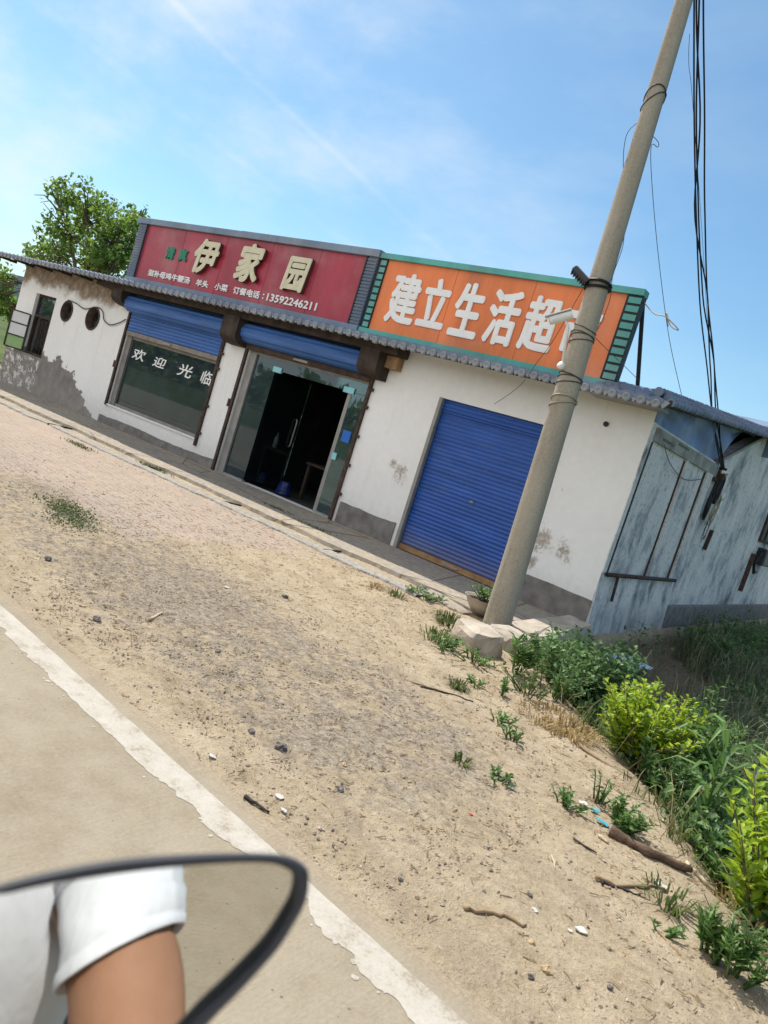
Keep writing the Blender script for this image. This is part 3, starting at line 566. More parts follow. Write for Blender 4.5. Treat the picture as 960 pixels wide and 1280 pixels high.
# small casement window at the left end
b = MB(); x0, x1, z0, z1 = SW; yb = .12
for q in ((x0, x0+.06, z0, z1), (x1-.06, x1, z0, z1), (x0+.06, x1-.06, z1-.06, z1), (x0+.06, x1-.06, z0, z0+.06), (x0+.06, x1-.06, 1.86, 1.92)): b.box(q[0], q[1], yb-.04, yb+.04, q[2], q[3])
sw = P(b, 'window', M['darkwood'])
b = MB(); b.box(x0+.06, x1-.06, yb-.005, yb+.005, 1.92, z1-.06); P(b, 'pane', M['glass'], parent=sw)
b = MB()
for i in range(6): b.tube([(x0+.14+i*.13, yb+.02, z0+.06), (x0+.14+i*.13, yb+.02, 1.86)], .009, 6)
P(b, 'bar', M['rust'], parent=sw)
def casement(hx, sgn, ang, wd, inw):
    o = Vector((hx, -.01+.05*inw, 0)); d = Vector((sgn*math.cos(ang), -math.sin(ang), 0)); nrm = Vector((d.y, -d.x, 0))*.016
    f = MB(); z0_, z1_ = .95, 1.86
    for t in (.0, 1.0): f.obox(o+d*(wd*t)+Vector((0, 0, (z0_+z1_)/2)), d*.02, nrm, Vector((0, 0, (z1_-z0_)/2)))
    hs = [z0_, z0_+(z1_-z0_)*.34, z0_+(z1_-z0_)*.68, z1_]
    for z in hs: f.obox(o+d*(wd/2)+Vector((0, 0, z)), d*(wd/2-.02), nrm, Vector((0, 0, .016)))
    fo = P(f, 'casement', M['darkwood'], parent=sw)
    pale = simple('frosted_pane', (.72, .72, .72), .35, .06, 4, 0); grn = simple('green_pane', (.30, .46, .20), .4, .1, 4, 0)
    for i, m in ((0, grn), (1, M['glass'] if inw else pale), (2, M['glass'] if inw else pale)):
        g = MB(); g.obox(o+d*(wd/2)+Vector((0, 0, (hs[i]+hs[i+1])/2)), d*(wd/2-.021), nrm*.25, Vector((0, 0, (hs[i+1]-hs[i])/2-.017))); P(g, 'pane', m, parent=sw)
casement(-19.2, -1, R(42), .44, 0); casement(-18.31, -1, R(-72), .42, 1)
# vents
for v in (V1, V2):
    b = MB(); b.lathe((v[0], 0, v[1]), [(v[2]+.0, .0), (v[2]+.004, -.02), (v[2]-.03, -.022), (v[2]-.035, .22)], 40, 'y'); vt = P(b, 'vent', M['rust'], smooth=True)
    b = MB(); b.lathe((v[0], .19, v[1]), [(.001, 0), (v[2]-.036, 0)], 24, 'y'); P(b, 'vent_back', M['dark'], parent=vt)
    b = MB()
    for i in range(5):
        a = 2*math.pi*i/5+.3; d = Vector((math.cos(a), 0, math.sin(a))); t = Vector((-math.sin(a), .5, math.cos(a)))*.045
        b.add([Vector((v[0], .12, v[1]))+d*.03-t*.4, Vector((v[0], .12, v[1]))+d*.03+t*.4, Vector((v[0], .12, v[1]))+d*(v[2]-.06)+t, Vector((v[0], .12, v[1]))+d*(v[2]-.06)-t], [(0, 1, 2, 3)])
    P(b, 'fan_blade', M['black'], parent=vt)
# dark rooms behind the glass
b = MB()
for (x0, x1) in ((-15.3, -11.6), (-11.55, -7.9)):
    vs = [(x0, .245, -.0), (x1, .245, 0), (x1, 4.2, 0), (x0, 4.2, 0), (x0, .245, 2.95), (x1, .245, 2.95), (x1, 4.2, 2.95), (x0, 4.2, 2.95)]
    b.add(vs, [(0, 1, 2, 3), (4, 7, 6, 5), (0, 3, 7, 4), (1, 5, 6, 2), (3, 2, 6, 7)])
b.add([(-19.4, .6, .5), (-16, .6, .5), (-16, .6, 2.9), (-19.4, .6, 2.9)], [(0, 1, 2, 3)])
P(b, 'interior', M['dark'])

# things standing inside
def table(x, y, rot=0):
    t = thing('dining_table', 'dark wooden table inside the open shop doorway', 'table', (x, y, 0)); b = MB(); b.box(x-.5, x+.5, y-.35, y+.35, .68, .73); P(b, 'tabletop', M['darkbrown'], parent=t, bevel=.01)
    for sx in (-.44, .44):
        for sy in (-.29, .29): b = MB(); b.box(x+sx-.03, x+sx+.03, y+sy-.03, y+sy+.03, .0, .68); P(b, 'leg', M['darkbrown'], parent=t)
table(-9.55, 1.5)
b = MB(); b.lathe((-9.25, 1.3, .73), [(.0, 0), (.045, .0), (.045, .2), (.018, .27), (.018, .33), (.0, .33)], 14); tag(P(b, 'bottle', M['camwhite'], parent=None, smooth=True), 'white bottle standing on the table inside the doorway', 'bottle')
b = MB(); pts = []
for i in range(7):
    for j in range(14):
        a = 2*math.pi*j/14; h = i/6; r = .15*(1-.35*h)*(1+.18*float(vn(j*1.3, i))); pts.append((-10.05+r*math.cos(a), .75+r*.8*math.sin(a), .01+.24*h+.02*float(vn(j, i*2))))
b.add(pts, [(i*14+j, i*14+(j+1) % 14, (i+1)*14+(j+1) % 14, (i+1)*14+j) for i in range(6) for j in range(14)]+[tuple(range(84, 98))])
tag(b.build('plastic_bag', simple('blue_bag', (.008, .02, .11), .4, .2, 8, 0)), 'crumpled blue plastic bag on the floor just inside the doorway', 'bag')
def jar(x, w, h, m, lab, bar):
    t = thing('food_warmer', lab, 'warmer', (x, .45, .56)); b = MB(); b.box(x-w/2, x+w/2, .3, .6, .56, .56+h); P(b, 'casing', m, parent=t, bevel=.03)
    for i in range(bar): b = MB(); b.tube([(x-w*.3+i*w*.3, .4, .56+h), (x-w*.3+i*w*.3, .4, .56+h+.26)], .012, 8); P(b, 'rod', M['alu'], parent=t)
jar(-13.72, .42, .24, simple('teal_glaze', (.16, .46, .42), .35, .15, 4, 0), 'pale teal container with upright rods behind the shop window glass', 3)
jar(-12.75, .46, .26, simple('pale_plastic', (.55, .66, .68), .35, .1, 4, 0), 'plain whitish container behind the shop window glass, nearer the door', 0)
b = MB(); b.box(-15.25, -11.65, .27, .68, .03, .555); tag(b.build('counter', M['darkbrown']), 'low brown counter along the inside of the shop window', 'counter')

# ------------------------------------------------------------------ lettering
def text_mesh(s, x0, x1, z0, z1, y, depth, m, parent, name='lettering', off=.0, sidem=None, shear=0, hold=None):
    cu = bpy.data.curves.new('t', 'FONT'); cu.body = s; cu.size = 1; cu.extrude = .5; cu.resolution_u = 3; cu.shear = shear
    if name == 'lettering' and sidem: cu.bevel_depth = 0
    o = bpy.data.objects.new('t', cu); COL.objects.link(o); dg = bpy.context.evaluated_depsgraph_get(); dg.update()
    me = bpy.data.meshes.new_from_object(o.evaluated_get(dg)); bpy.data.objects.remove(o); bpy.data.curves.remove(cu)
    n = len(me.vertices); co = np.empty(n*3, np.float32); me.vertices.foreach_get('co', co); co = co.reshape(-1, 3)
    lo, hi = co.min(0), co.max(0); q = np.empty_like(co)
    q[:, 0] = x0+(co[:, 0]-lo[0])/(hi[0]-lo[0])*(x1-x0); q[:, 2] = z0+(co[:, 1]-lo[1])/(hi[1]-lo[1])*(z1-z0); q[:, 1] = y-(co[:, 2]+.5)*depth
    if off:   # bold: the strokes repeated on a small circle, each copy a hair deeper so no two faces coincide
        k = 8; w = (x1-x0); hgt = (z1-z0); nch = max(1, len(s)); r = off*hgt
        fs = [tuple(p.vertices) for p in me.polygons]; V = []; F = []
        for i in range(k+1):
            a = 2*math.pi*i/k; g = q.copy()
            if i < k: g[:, 0] += r*math.cos(a); g[:, 2] += r*math.sin(a)
            g[:, 1] -= .0006*i; b0 = len(V); V += g.tolist(); F += [tuple(j+b0 for j in f) for f in fs]
        me = bpy.data.meshes.new(name); me.from_pydata(V, [], F)
    else: me.vertices.foreach_set('co', q.reshape(-1))
    me.materials.clear(); me.materials.append(m); me.update()
    if sidem:
        me.materials.append(sidem)
        for p in me.polygons: p.material_index = 0 if abs(p.normal.y) > .8 else 1
    o = bpy.data.objects.new(name, me); COL.objects.link(o); o.parent = parent; o.matrix_parent_inverse = parent.matrix_world.inverted(); return o

# red restaurant sign
rs = thing('restaurant_sign', 'red restaurant sign board with cream raised characters and slate-blue frame', 'sign', (-11.85, -.3, 3.15))
YS = -.30
b = MB(); b.box(-14.9, -8.74, YS, YS+.05, 3.25, 4.38); P(b, 'panel', M['red'], parent=rs)
b = MB()
for x_ in (-13.6, -12.3, -11.0, -9.8): b = MB(); b.box(x_, x_+.006, YS-.003, YS, 3.25, 4.38); P(b, 'panel_joint', simple('red_joint', (.20, .02, .035), .5, .1, 4, 0), parent=rs)
b = MB(); b.box(-15.28, -11.9, YS-.06, YS+.14, 4.38, 4.5); b.box(-11.9, -8.47, YS-.065, YS+.14, 4.382, 4.505); P(b, 'top_rail', M['bluegrey'], parent=rs, bevel=.006)
b = MB(); b.box(-15.2, -8.5, YS-.04, YS+.10, 3.13, 3.25); P(b, 'bottom_rail', M['bluegrey'], parent=rs)
for (x0, x1) in ((-15.2, -14.9), (-8.74, -8.5)):
    b = MB(); b.box(x0, x1, YS-.02, YS+.10, 3.25, 4.38)
    for z in np.arange(3.27, 4.36, .055): b.box(x0+.004, x1-.004, YS-.032, YS-.02, z, z+.035)
    P(b, 'side_cladding', M['slate'], parent=rs)
for x_ in (-14.925, -8.74): b = MB(); b.box(x_, x_+.025, YS-.04, YS-.021, 3.25, 4.38); P(b, 'edge_strip', M['black'], parent=rs)
for s, a in (('伊', (-13.04, -12.36, 3.60, 4.23)), ('家', (-11.75, -11.13, 3.60, 4.27)), ('园', (-10.45, -9.90, 3.60, 4.16))):
    text_mesh(s, *a, YS-.02, .06, M['cream'], rs, 'character', .045, M['creamside'], .12)
text_mesh('清', -14.05, -13.78, 3.76, 3.99, YS-.002, .02, M['green'], rs, 'lettering', .035); text_mesh('真', -13.62, -13.36, 3.76, 3.99, YS-.002, .02, M['green'], rs, 'lettering', .035)
for s, x0, x1 in (('滋补母鸡牛鞭汤', -14.47, -13.07), ('羊头', -12.86, -12.49), ('小菜', -12.28, -11.91), ('订餐电话', -11.73, -11.0), ('13592246211', -10.79, -9.54)):
    text_mesh(s, x0, x1, 3.345 if s[0] != '1' else 3.345, 3.475, YS-.002, .012, M['white'], rs, 'lettering', .038)
text_mesh(':', -10.91, -10.88, 3.36, 3.45, YS-.002, .012, M['white'], rs, 'lettering', .038)
for x in (-14.6, -11.8, -9.0): b = MB(); b.tube([(x, YS+.1, 4.3), (x, 1.1, ZE+SL*1.66)], .025, 6); P(b, 'strut', M['rust'], parent=rs)
# orange supermarket sign
os_ = thing('supermarket_sign', 'orange supermarket sign board with white characters and teal ladder-pattern frame', 'sign', (-6.2, -.3, 3.15))
YO = -.29
b = MB(); b.box(-8.30, -4.22, YO, YO+.05, 3.24, 4.385); P(b, 'panel', M['orange'], parent=os_)
for x_ in (-6.93, -5.58): b = MB(); b.box(x_, x_+.006, YO-.003, YO, 3.24, 4.385); P(b, 'panel_joint', simple('joint_line', (.45, .11, .04), .5, .1, 4, 0), parent=os_)
b = MB(); b.box(-8.46, -4.0, YO-.05, YO+.12, 4.385, 4.47); P(b, 'top_rail', M['teal'], parent=os_)
b = MB(); b.box(-8.46, -4.0, YO-.05, YO+.12, 3.155, 3.24); P(b, 'bottom_rail', M['teal'], parent=os_)
for (x0, x1) in ((-8.46, -8.30), (-4.22, -4.0)):
    b = MB(); b.box(x0, x1, YO-.02, YO+.10, 3.24, 4.385); sd = P(b, 'side_strip', M['black'], parent=os_)
    for i in range(10):
        z = 3.262+i*.1125; b = MB(); b.box(x0+.035, x1-.012, YO-.032, YO-.02, z, z+.078); P(b, 'teal_block', M['teal'], parent=sd)
for s, a in (('建', (-8.03, -7.50, 3.43, 4.19)), ('立', (-7.40, -6.92, 3.47, 4.19)), ('生', (-6.77, -6.31, 3.43, 4.2)), ('活', (-6.16, -5.69, 3.42, 4.18)), ('超', (-5.56, -5.08, 3.43, 4.17)), ('市', (-4.95, -4.47, 3.43, 4.17))):
    text_mesh(s, *a, YO-.002, .012, M['white'], os_, 'character', .032)
b = MB(); b.tube([(-4.06, YO+.1, 4.42), onY(796.5, 489, .55)], .03, 8); P(b, 'strut', M['black'], parent=os_)
# window writing, brushed on the glass
for s, a in (('欢', (-14.82, -14.36, 1.60, 1.84)), ('迎', (-14.05, -13.62, 1.59, 1.80)), ('光', (-13.18, -12.72, 1.57, 1.82)), ('临', (-12.42, -12.07, 1.56, 1.82))):
    text_mesh(s, *a, .076, .003, M['white'], win, 'character', .016, None, .12)

# ------------------------------------------------------------------ rear building
rb = thing('rear_building', 'weathered whitewashed building with stepped side wall behind the shop row', 'building', (-8, 7, 0))
b = MB(); prof = [(3.56, -.6), (3.56, 2.89), (7.2, 4.17), (11.2, 2.75), (14.5, 2.75), (14.5, -.6)]
b.prism([(-3.452, y, z) for y, z in prof], (-.22, 0, 0)); P(b, 'wall', M['gable'], parent=rb)
b = MB(); b.prism([(-3.452, 3.62, .36), (-3.39, 3.62, .34), (-3.37, 3.62, -.6), (-3.452, 3.62, -.6)], (0, 10.8, 0)); P(b, 'plinth', M['greyrender'], parent=rb)
b = MB(); b.prism([(-3.25, 3.62, 2.93), (-3.25, 7.2, 4.19), (-3.25, 7.2, 4.26), (-3.25, 3.62, 3.0)], (-.35, 0, 0)) if 0 else None
b = MB(); b.prism([(-3.46, 6.7, 4.05), (-3.46, 7.2, 4.19), (-3.46, 11.4, 2.72), (-3.46, 11.4, 2.80), (-3.46, 7.2, 4.27), (-3.46, 6.7, 4.1)], (-14, 0, 0)); P(b, 'roof', M['tile'], parent=rb)
b = MB(); b.box(-17.4, -17.2, 7, 11, -.5, 2.9); b.box(-17.2, -3.66, 11.0, 11.2, -.5, 2.74); P(b, 'back_wall', M['gable'], parent=rb)
b = MB(); b.prism([(-3.45, 3.57, 2.87), (-3.45, 7.2, 4.155), (-3.45, 7.2, 4.20), (-3.45, 3.57, 2.93)], (.03, 0, 0)); P(b, 'coping', simple('coping_concrete', (.34, .33, .30), .9, .4, 5, .006), parent=rb)
b = MB(); y0, y1, z0, z1 = 9.2, 11.0, 1.9, 2.6
for q in ((y0, y0+.06, z0, z1), (y1-.06, y1, z0, z1), (y0+.06, y1-.06, z0, z0+.06), (y0+.06, y1-.06, z1-.06, z1), (9.75, 9.80, z0+.06, z1-.06)): b.box(-3.451, -3.40, q[0], q[1], q[2], q[3])
w = P(b, 'window', M['darkwood'], parent=rb); b = MB(); b.box(-3.4515, -3.43, y0+.06, y1-.06, z0+.06, z1-.06); P(b, 'pane', M['black'], parent=w)
b = MB(); b.box(-3.451, -3.36, 9.0, 9.06, .7, 1.6); P(b, 'downpipe', M['rust'], parent=rb)
# meter box on the rear wall with its bent conduit
mb = thing('meter_box', 'dark electricity box on the weathered side wall at the right edge', 'meter box', (-3.45, 9.9, 1.6))
b = MB(); b.box(-3.449, -3.25, 9.55, 10.5, 1.38, 1.78); P(b, 'casing', M['darkgrey'], parent=mb, bevel=.02)
b = MB(); b.box(-3.25, -3.235, 9.6, 10.45, 1.42, 1.74); P(b, 'door', simple('grey_door', (.12, .125, .13), .5, .2, 5, 0), parent=mb)
b = MB(); b.tube([(-3.33, 9.54, 1.7), (-3.33, 9.3, 1.6), (-3.35, 9.2, 1.35), (-3.33, 9.35, 1.18), (-3.33, 9.6, 1.2)], .035, 8); P(b, 'conduit', M['cable'], parent=mb, smooth=True)
# wall bracket, cable coils
br = thing('cable_bracket', 'steel cable bracket at the valley of the two side walls', 'bracket', (-3.42, 3.75, 2.85))
b = MB(); b.box(-3.45, -3.38, 3.65, 3.85, 2.60, 2.66); b.box(-3.42, -3.30, 3.72, 3.78, 2.66, 2.86); P(b, 'plate', M['rust'], parent=br)
b = MB(); b.tube([(-3.36, 3.7, 2.78), (-3.28, 3.75, 2.80), (-3.28, 3.82, 2.78)], .03, 8); P(b, 'insulator', M['camwhite'], parent=br)
def coil(name, lab, c, r, turns, m, rad, squash=1.0, tilt=.3, grp=None):
    b = MB(); pts = []; n = turns*20
    for i in range(n+1):
        a = 2*math.pi*i/20; k = r*(1+.22*(float(vn(i*.13, r*9))-.5)*2)
        pts.append((c[0]+.035*(float(vn(i*.21, 3))-.2), c[1]+k*math.cos(a)*.8, c[2]+k*math.sin(a)*squash+tilt*k*math.cos(a)))
    b.tube(pts, rad, 6); return tag(b.build(name, m, smooth=True), lab, 'cable coil', grp)
coil('cable_coil', 'thick black cable coil hanging below the wall bracket', (-3.40, 4.08, 2.50), .17, 5, M['cable'], .019, 1.3)
coil('cable_coil', 'long narrow black cable loop hanging to one side of the wall bracket', (-3.40, 3.78, 2.32), .13, 4, M['cable'], .014, 2.6)
coil('wire_coil', 'tangle of pale thin wire below the black coil on the side wall', (-3.39, 4.25, 2.14), .2, 6, M['wirepale'], .006, 1.2)
coil('wire_coil', 'loose thin black wire loop low on the side wall', (-3.40, 4.2, 1.86), .16, 2, M['wire'], .005, 1.5)
b = MB(); b.obox((-3.42, 4.7, 1.62), Vector((.03, 0, 0)), Vector((0, .035, 0)), Vector((0, .03, .19))); tag(b.build('wooden_block', M['darkbrown']), 'short brown wooden block fixed to the weathered side wall', 'wood block')
b = MB(); b.box(-3.449, -3.42, 4.12, 4.45, 2.52, 2.86); pl = b.build('switch_box', M['gable']); tag(pl, 'flat grey switch box beside the cable bracket on the side wall', 'switch box')
for i in range(3): b = MB(); b.box(-3.42, -3.385, 4.5, 4.62, 2.1+i*.15, 2.2+i*.15); P(b, 'porcelain_clip', M['camwhite'], parent=pl)
b = MB(); b.box(-3.419, -3.40, 4.40, 4.45, 2.56, 2.82); P(b, 'box_edge', M['camwhite'], parent=pl)

# ------------------------------------------------------------------ utility pole
PB = Vector((-3.71, -1.98, -.3)); PT = Vector((-3.985, -2.0, 8.1))
def pole_at(z): t = (z-PB.z)/(PT.z-PB.z); return PB.lerp(PT, t)
def pole_r(z): return .160-.0098*z
up_ = thing('utility_pole', 'tall tapering concrete utility pole leaning in front of the orange sign', 'utility pole', (PB.x, PB.y, 0))
b = MB(); zs = np.linspace(-.3, 8.1, 24); b.tube([pole_at(z) for z in zs], [pole_r(z) for z in zs], 28); P(b, 'shaft', M['pole'], parent=up_, smooth=True)
def ring(z, tilt, rad, m, name='tie_wire', n=1):
    b = MB()
    for k in range(n):
        c = pole_at(z+k*.035*(1+.4*(k % 2))); r = pole_r(z)+rad
        b.tube([c+Vector((r*math.cos(2*math.pi*i/28), r*math.sin(2*math.pi*i/28), tilt*math.cos(2*math.pi*i/28+k))) for i in range(29)], rad, 5, False)
    return P(b, name, m, parent=up_, smooth=True)
ring(3.93, .02, .016, M['cable'], 'clamp_band', 2); ring(3.33, .03, .005, M['wire'], n=4); ring(2.86, .03, .006, M['wire'], n=3); ring(2.62, .05, .009, M['wirepale'], n=2); ring(5.98, .10, .006, M['wire'], n=2)
b = MB(); c = pole_at(7.55); b.obox(c+Vector((0, 0, 0)), Vector((.45, 0, 0)), Vector((0, .03, 0)), Vector((0, 0, .04))) if 0 else b.box(c.x-.16, c.x+.16, c.y-.16, c.y+.16, 7.5, 7.56); P(b, 'top_clamp', M['rust'], parent=up_)
# floodlight on the pole
fl = thing('floodlight', 'dark flat floodlight angled out from the top band of the pole', 'floodlight', pole_at(3.95))
q = onY(725, 345, -2.12); vdir = (onY(737, 357, -2.12)-onY(717, 335, -2.12)); vdir.normalize(); side = Vector((.45, -.89, 0)).normalized(); nn = vdir.cross(side).normalized()
b = MB(); b.obox(q, vdir*.125, side*.10, nn*.028); P(b, 'housing', M['darkgrey'], parent=fl, bevel=.01)
b = MB()
for i in range(6): b.obox(q+vdir*(-.1+.04*i)+nn*.035, vdir*.006, side*.085, nn*.012)
P(b, 'heat_sink', M['darkgrey'], parent=fl)
b = MB(); b.obox(q-nn*.032, vdir*.11, side*.088, nn*.004); P(b, 'lens', simple('lamp_lens', (.22, .12, .10), .3, .1, 4, 0), parent=fl)
pc = pole_at(3.97); b = MB(); b.tube([q+nn*.03, (q+pc)*.5+nn*.05, pc+(q-pc).normalized()*pole_r(3.9)], .022, 8); P(b, 'arm', M['cable'], parent=fl)
# bullet camera
sc_ = thing('security_camera', 'white bullet security camera strapped to the pole over the orange sign', 'camera', pole_at(3.2))
pA = onY(687, 401, -2.18); pB = onY(716, 393, -2.10); ax = (pB-pA).normalized(); upv = Vector((0, 0, 1)); sd = ax.cross(upv).normalized(); upv = sd.cross(ax)
b = MB(); b.tube([pA, pA+ax*.03, pB], [.046, .05, .05], 16); P(b, 'body', M['camwhite'], parent=sc_, smooth=False)
b = MB(); b.obox((pA+pB)/2+upv*.056-ax*.02, ax*(.5*(pB-pA).length+.02), sd*.055, upv*.006); P(b, 'sun_shield', M['camwhite'], parent=sc_, bevel=.004)
b = MB(); b.tube([pA-ax*.004, pA+ax*.004], .04, 16); P(b, 'lens', M['black'], parent=sc_)
b = MB(); pc = pole_at(3.02); b.tube([(pA*.35+pB*.65)-upv*.045, (pA*.3+pB*.7)-upv*.12, pc+Vector((-.08, -.13, 0))], .016, 8); b.tube([pc+Vector((-.07, -.1, -.02)), pc+Vector((-.10, -.16, .0))], .04, 10); P(b, 'bracket', M['camwhite'], parent=sc_, smooth=True)

# ------------------------------------------------------------------ cables and thin wires
def hang(a, c, sag, n=28, wob=0, seed=0):
    a, c = Vector(a), Vector(c); out = []
    for i in range(n+1):
        t = i/n; p = a.lerp(c, t); p.z -= 4*sag*t*(1-t); p.x += wob*(float(vn(t*6+seed, seed))-.5)*math.sin(math.pi*t); p.y += wob*(float(vn(t*6+seed, seed+9))-.5)*math.sin(math.pi*t); out.append(p)
    return out
CE = Vector((-3.36, 3.74, 2.80))
for i, (dx, sag, w, lab) in enumerate(((-.02, .36, .05, 'black power cable, lowest sagging of the bundle running from the pole top'), (.02, .30, .14, 'black power cable in the middle of the bundle beside the pole'), (.06, .26, .18, 'black power cable with the widest waves in the bundle beside the pole'), (.11, .22, .10, 'black power cable, tautest of the bundle running down to the side wall'))):
    b = MB(); b.tube(hang(pole_at(7.56)+Vector((dx*.6-.07, .17, .02*i)), CE+Vector((0, .02*i, .02*i)), sag+.08, 40, w, i*3+1), .0115, 6); tag(b.build('power_cable', M['cable'], smooth=True), lab, 'cable', 'cables from the pole top to the side wall')
def wirething(pts, lab, m='wire', r=.005, cat='wire', name='thin_wire', sm=3):
    P3 = [Vector(p) for p in pts]
    out = []
    for i in range(len(P3)-1):   # catmull-rom
        p0, p1, p2, p3 = P3[max(i-1, 0)], P3[i], P3[i+1], P3[min(i+2, len(P3)-1)]
        for k in range(sm):
            t = k/sm; out.append(.5*((2*p1)+(p2-p0)*t+(2*p0-5*p1+4*p2-p3)*t*t+(3*p1-p0-3*p2+p3)*t**3))
    out.append(P3[-1]); b = MB(); b.tube(out, r, 5); return tag(b.build(name, M[m], smooth=True), lab, cat)
wirething([onY(816, 170, -1.9), onY(823, 178, -1.8), onY(822, 184, -1.7), onY(814, 183, -1.75), onY(815, 230, -1.4), onY(823, 320, -.9), onY(836, 420, -.2), onY(852, 494, .5)], 'thin wire looping off the pole and dropping to the tiled roof', r=.004, sm=6)
wirething([onY(797, 153, -2), onY(785, 165, -2.05), onY(780, 185, -2.05), onY(779, 212, -2.02)], 'thin wire bowing out on the sunny side of the pole high up', r=.004, sm=6)
wirething([onY(781, 285, -1.95), onY(778, 310, -1.95), onY(766, 345, -1.95), onY(763, 372, -1.9), onY(752, 402, -1.9), onY(742, 420, -1.9)], 'thin wire running down the shaded side of the pole past the camera', r=.004, sm=5)
wirething([onY(728, 362, -2.1), onY(712, 390, -1.6), onY(690, 428, -.9), onY(672, 452, -.62), onY(650, 482, -.6), onY(618, 505, -.03)], 'thin wire slanting from the floodlight across the orange sign to the wall', r=.004, sm=5)
wirething([onY(744, 422, -1.9), onY(762, 440, -1.5), onY(780, 457, -.6), onY(797, 474, .3)], 'thin wire running from the pole behind the orange sign to the black strut', r=.004, sm=5)
wirething([onY(805, 378, -.25), onY(818, 392, -.4), onY(832, 396, -.5), onY(848, 412, -.5), onY(838, 407, -.45), onY(833, 391, -.4), onY(835, 408, -.4)], 'pale ragged twine tied to the upper corner of the orange sign', 'wirepale', .008, 'twine', 'twine', 6)
wirething([onX(830, 555, -3.41), onX(838, 580, -3.40), onX(855, 599, -3.40), onX(878, 599, -3.40)], 'thin black wire drooping over the weathered side wall panel', r=.006, sm=6)
wirething([onY(85, 375, -.02), onY(95, 379, -.03), onY(106, 386, -.03), onY(121, 384, -.03), onY(128, 389, -.03), (onY(130, 400, -.03)), onY(138, 406, -.03), onY(150, 403, -.03), onY(157, 399, -.03)], 'sagging wire strung between the two round vents', r=.012, sm=6)
wirething([onY(862, 42, -1.7), onY(861, 80, -1.4), onY(866, 130, -1), onY(880, 330, 1.2), onX(893, 560, -3.3)], 'faint thin wire hanging apart beside the black cable bundle', r=.003, sm=8)

# ------------------------------------------------------------------ rocks, slabs and planter at the pole foot
def slab(name, c, sx, sy, sz, rz, lab, cat, m='stonegrey', seed=1):
    b = MB(); n = 9; vs = []; fs = []
    for k, (lo, sc2) in enumerate(((-1, 1.04), (-.3, 1.05), (.6, 1.02), (1, .93))):
        for j in range(28):
            a = 2*math.pi*j/28; cx, cy_ = math.cos(a), math.sin(a); pw = .38
            x = math.copysign(abs(cx)**pw, cx); y = math.copysign(abs(cy_)**pw, cy_); w = 1+.16*(float(vn(j*.6+seed*5, k+seed))-.5)
            vs.append((x*sx*sc2*w, y*sy*sc2*w, sz*lo*(1+.14*(float(vn(j*.7, seed*3+k))-.5))))
    fs = [(i*28+j, i*28+(j+1) % 28, (i+1)*28+(j+1) % 28, (i+1)*28+j) for i in range(3) for j in range(28)]
    vs.append((0, 0, sz*1.02)); fs += [(84+j, 84+(j+1) % 28, 112) for j in range(28)]
    mt = Matrix.Translation(Vector(c)) @ Matrix.Rotation(rz, 4, 'Z') @ Matrix.Rotation(.06*math.sin(seed*7), 4, 'X')
    b.add([mt @ Vector(v) for v in vs], fs); return tag(b.build(name, M[m]), lab, cat)
slab('concrete_block', onZ(596, 800, .06), .26, .18, .13, R(-35), 'pale rounded concrete lump at the foot of the pole, nearest the road', 'rubble', seed=1)
slab('concrete_block', onZ(622, 800, .02)+Vector((.12, .05, 0)), .24, .2, .13, R(-20), 'broken concrete lump against the base of the pole', 'rubble', seed=2)
slab('concrete_slab', (-3.44, -1.02, -.18), .22, .98, .30, 0, 'long low concrete retaining slab between the pole and the corner of the building', 'slab', seed=3)
slab('paving_slab', onZ(555, 752, 0)+Vector((0, 0, .0)), .42, .12, .03, R(-22), 'thin broken paving slab in the dirt before the blue roller door', 'slab', 'apron', seed=4)
slab('paving_slab', onZ(582, 757, 0)+Vector((-.05, .12, 0)), .5, .22, .035, R(-10), 'reddish cracked slab edge beside the planter bowl', 'slab', 'apron', seed=5)
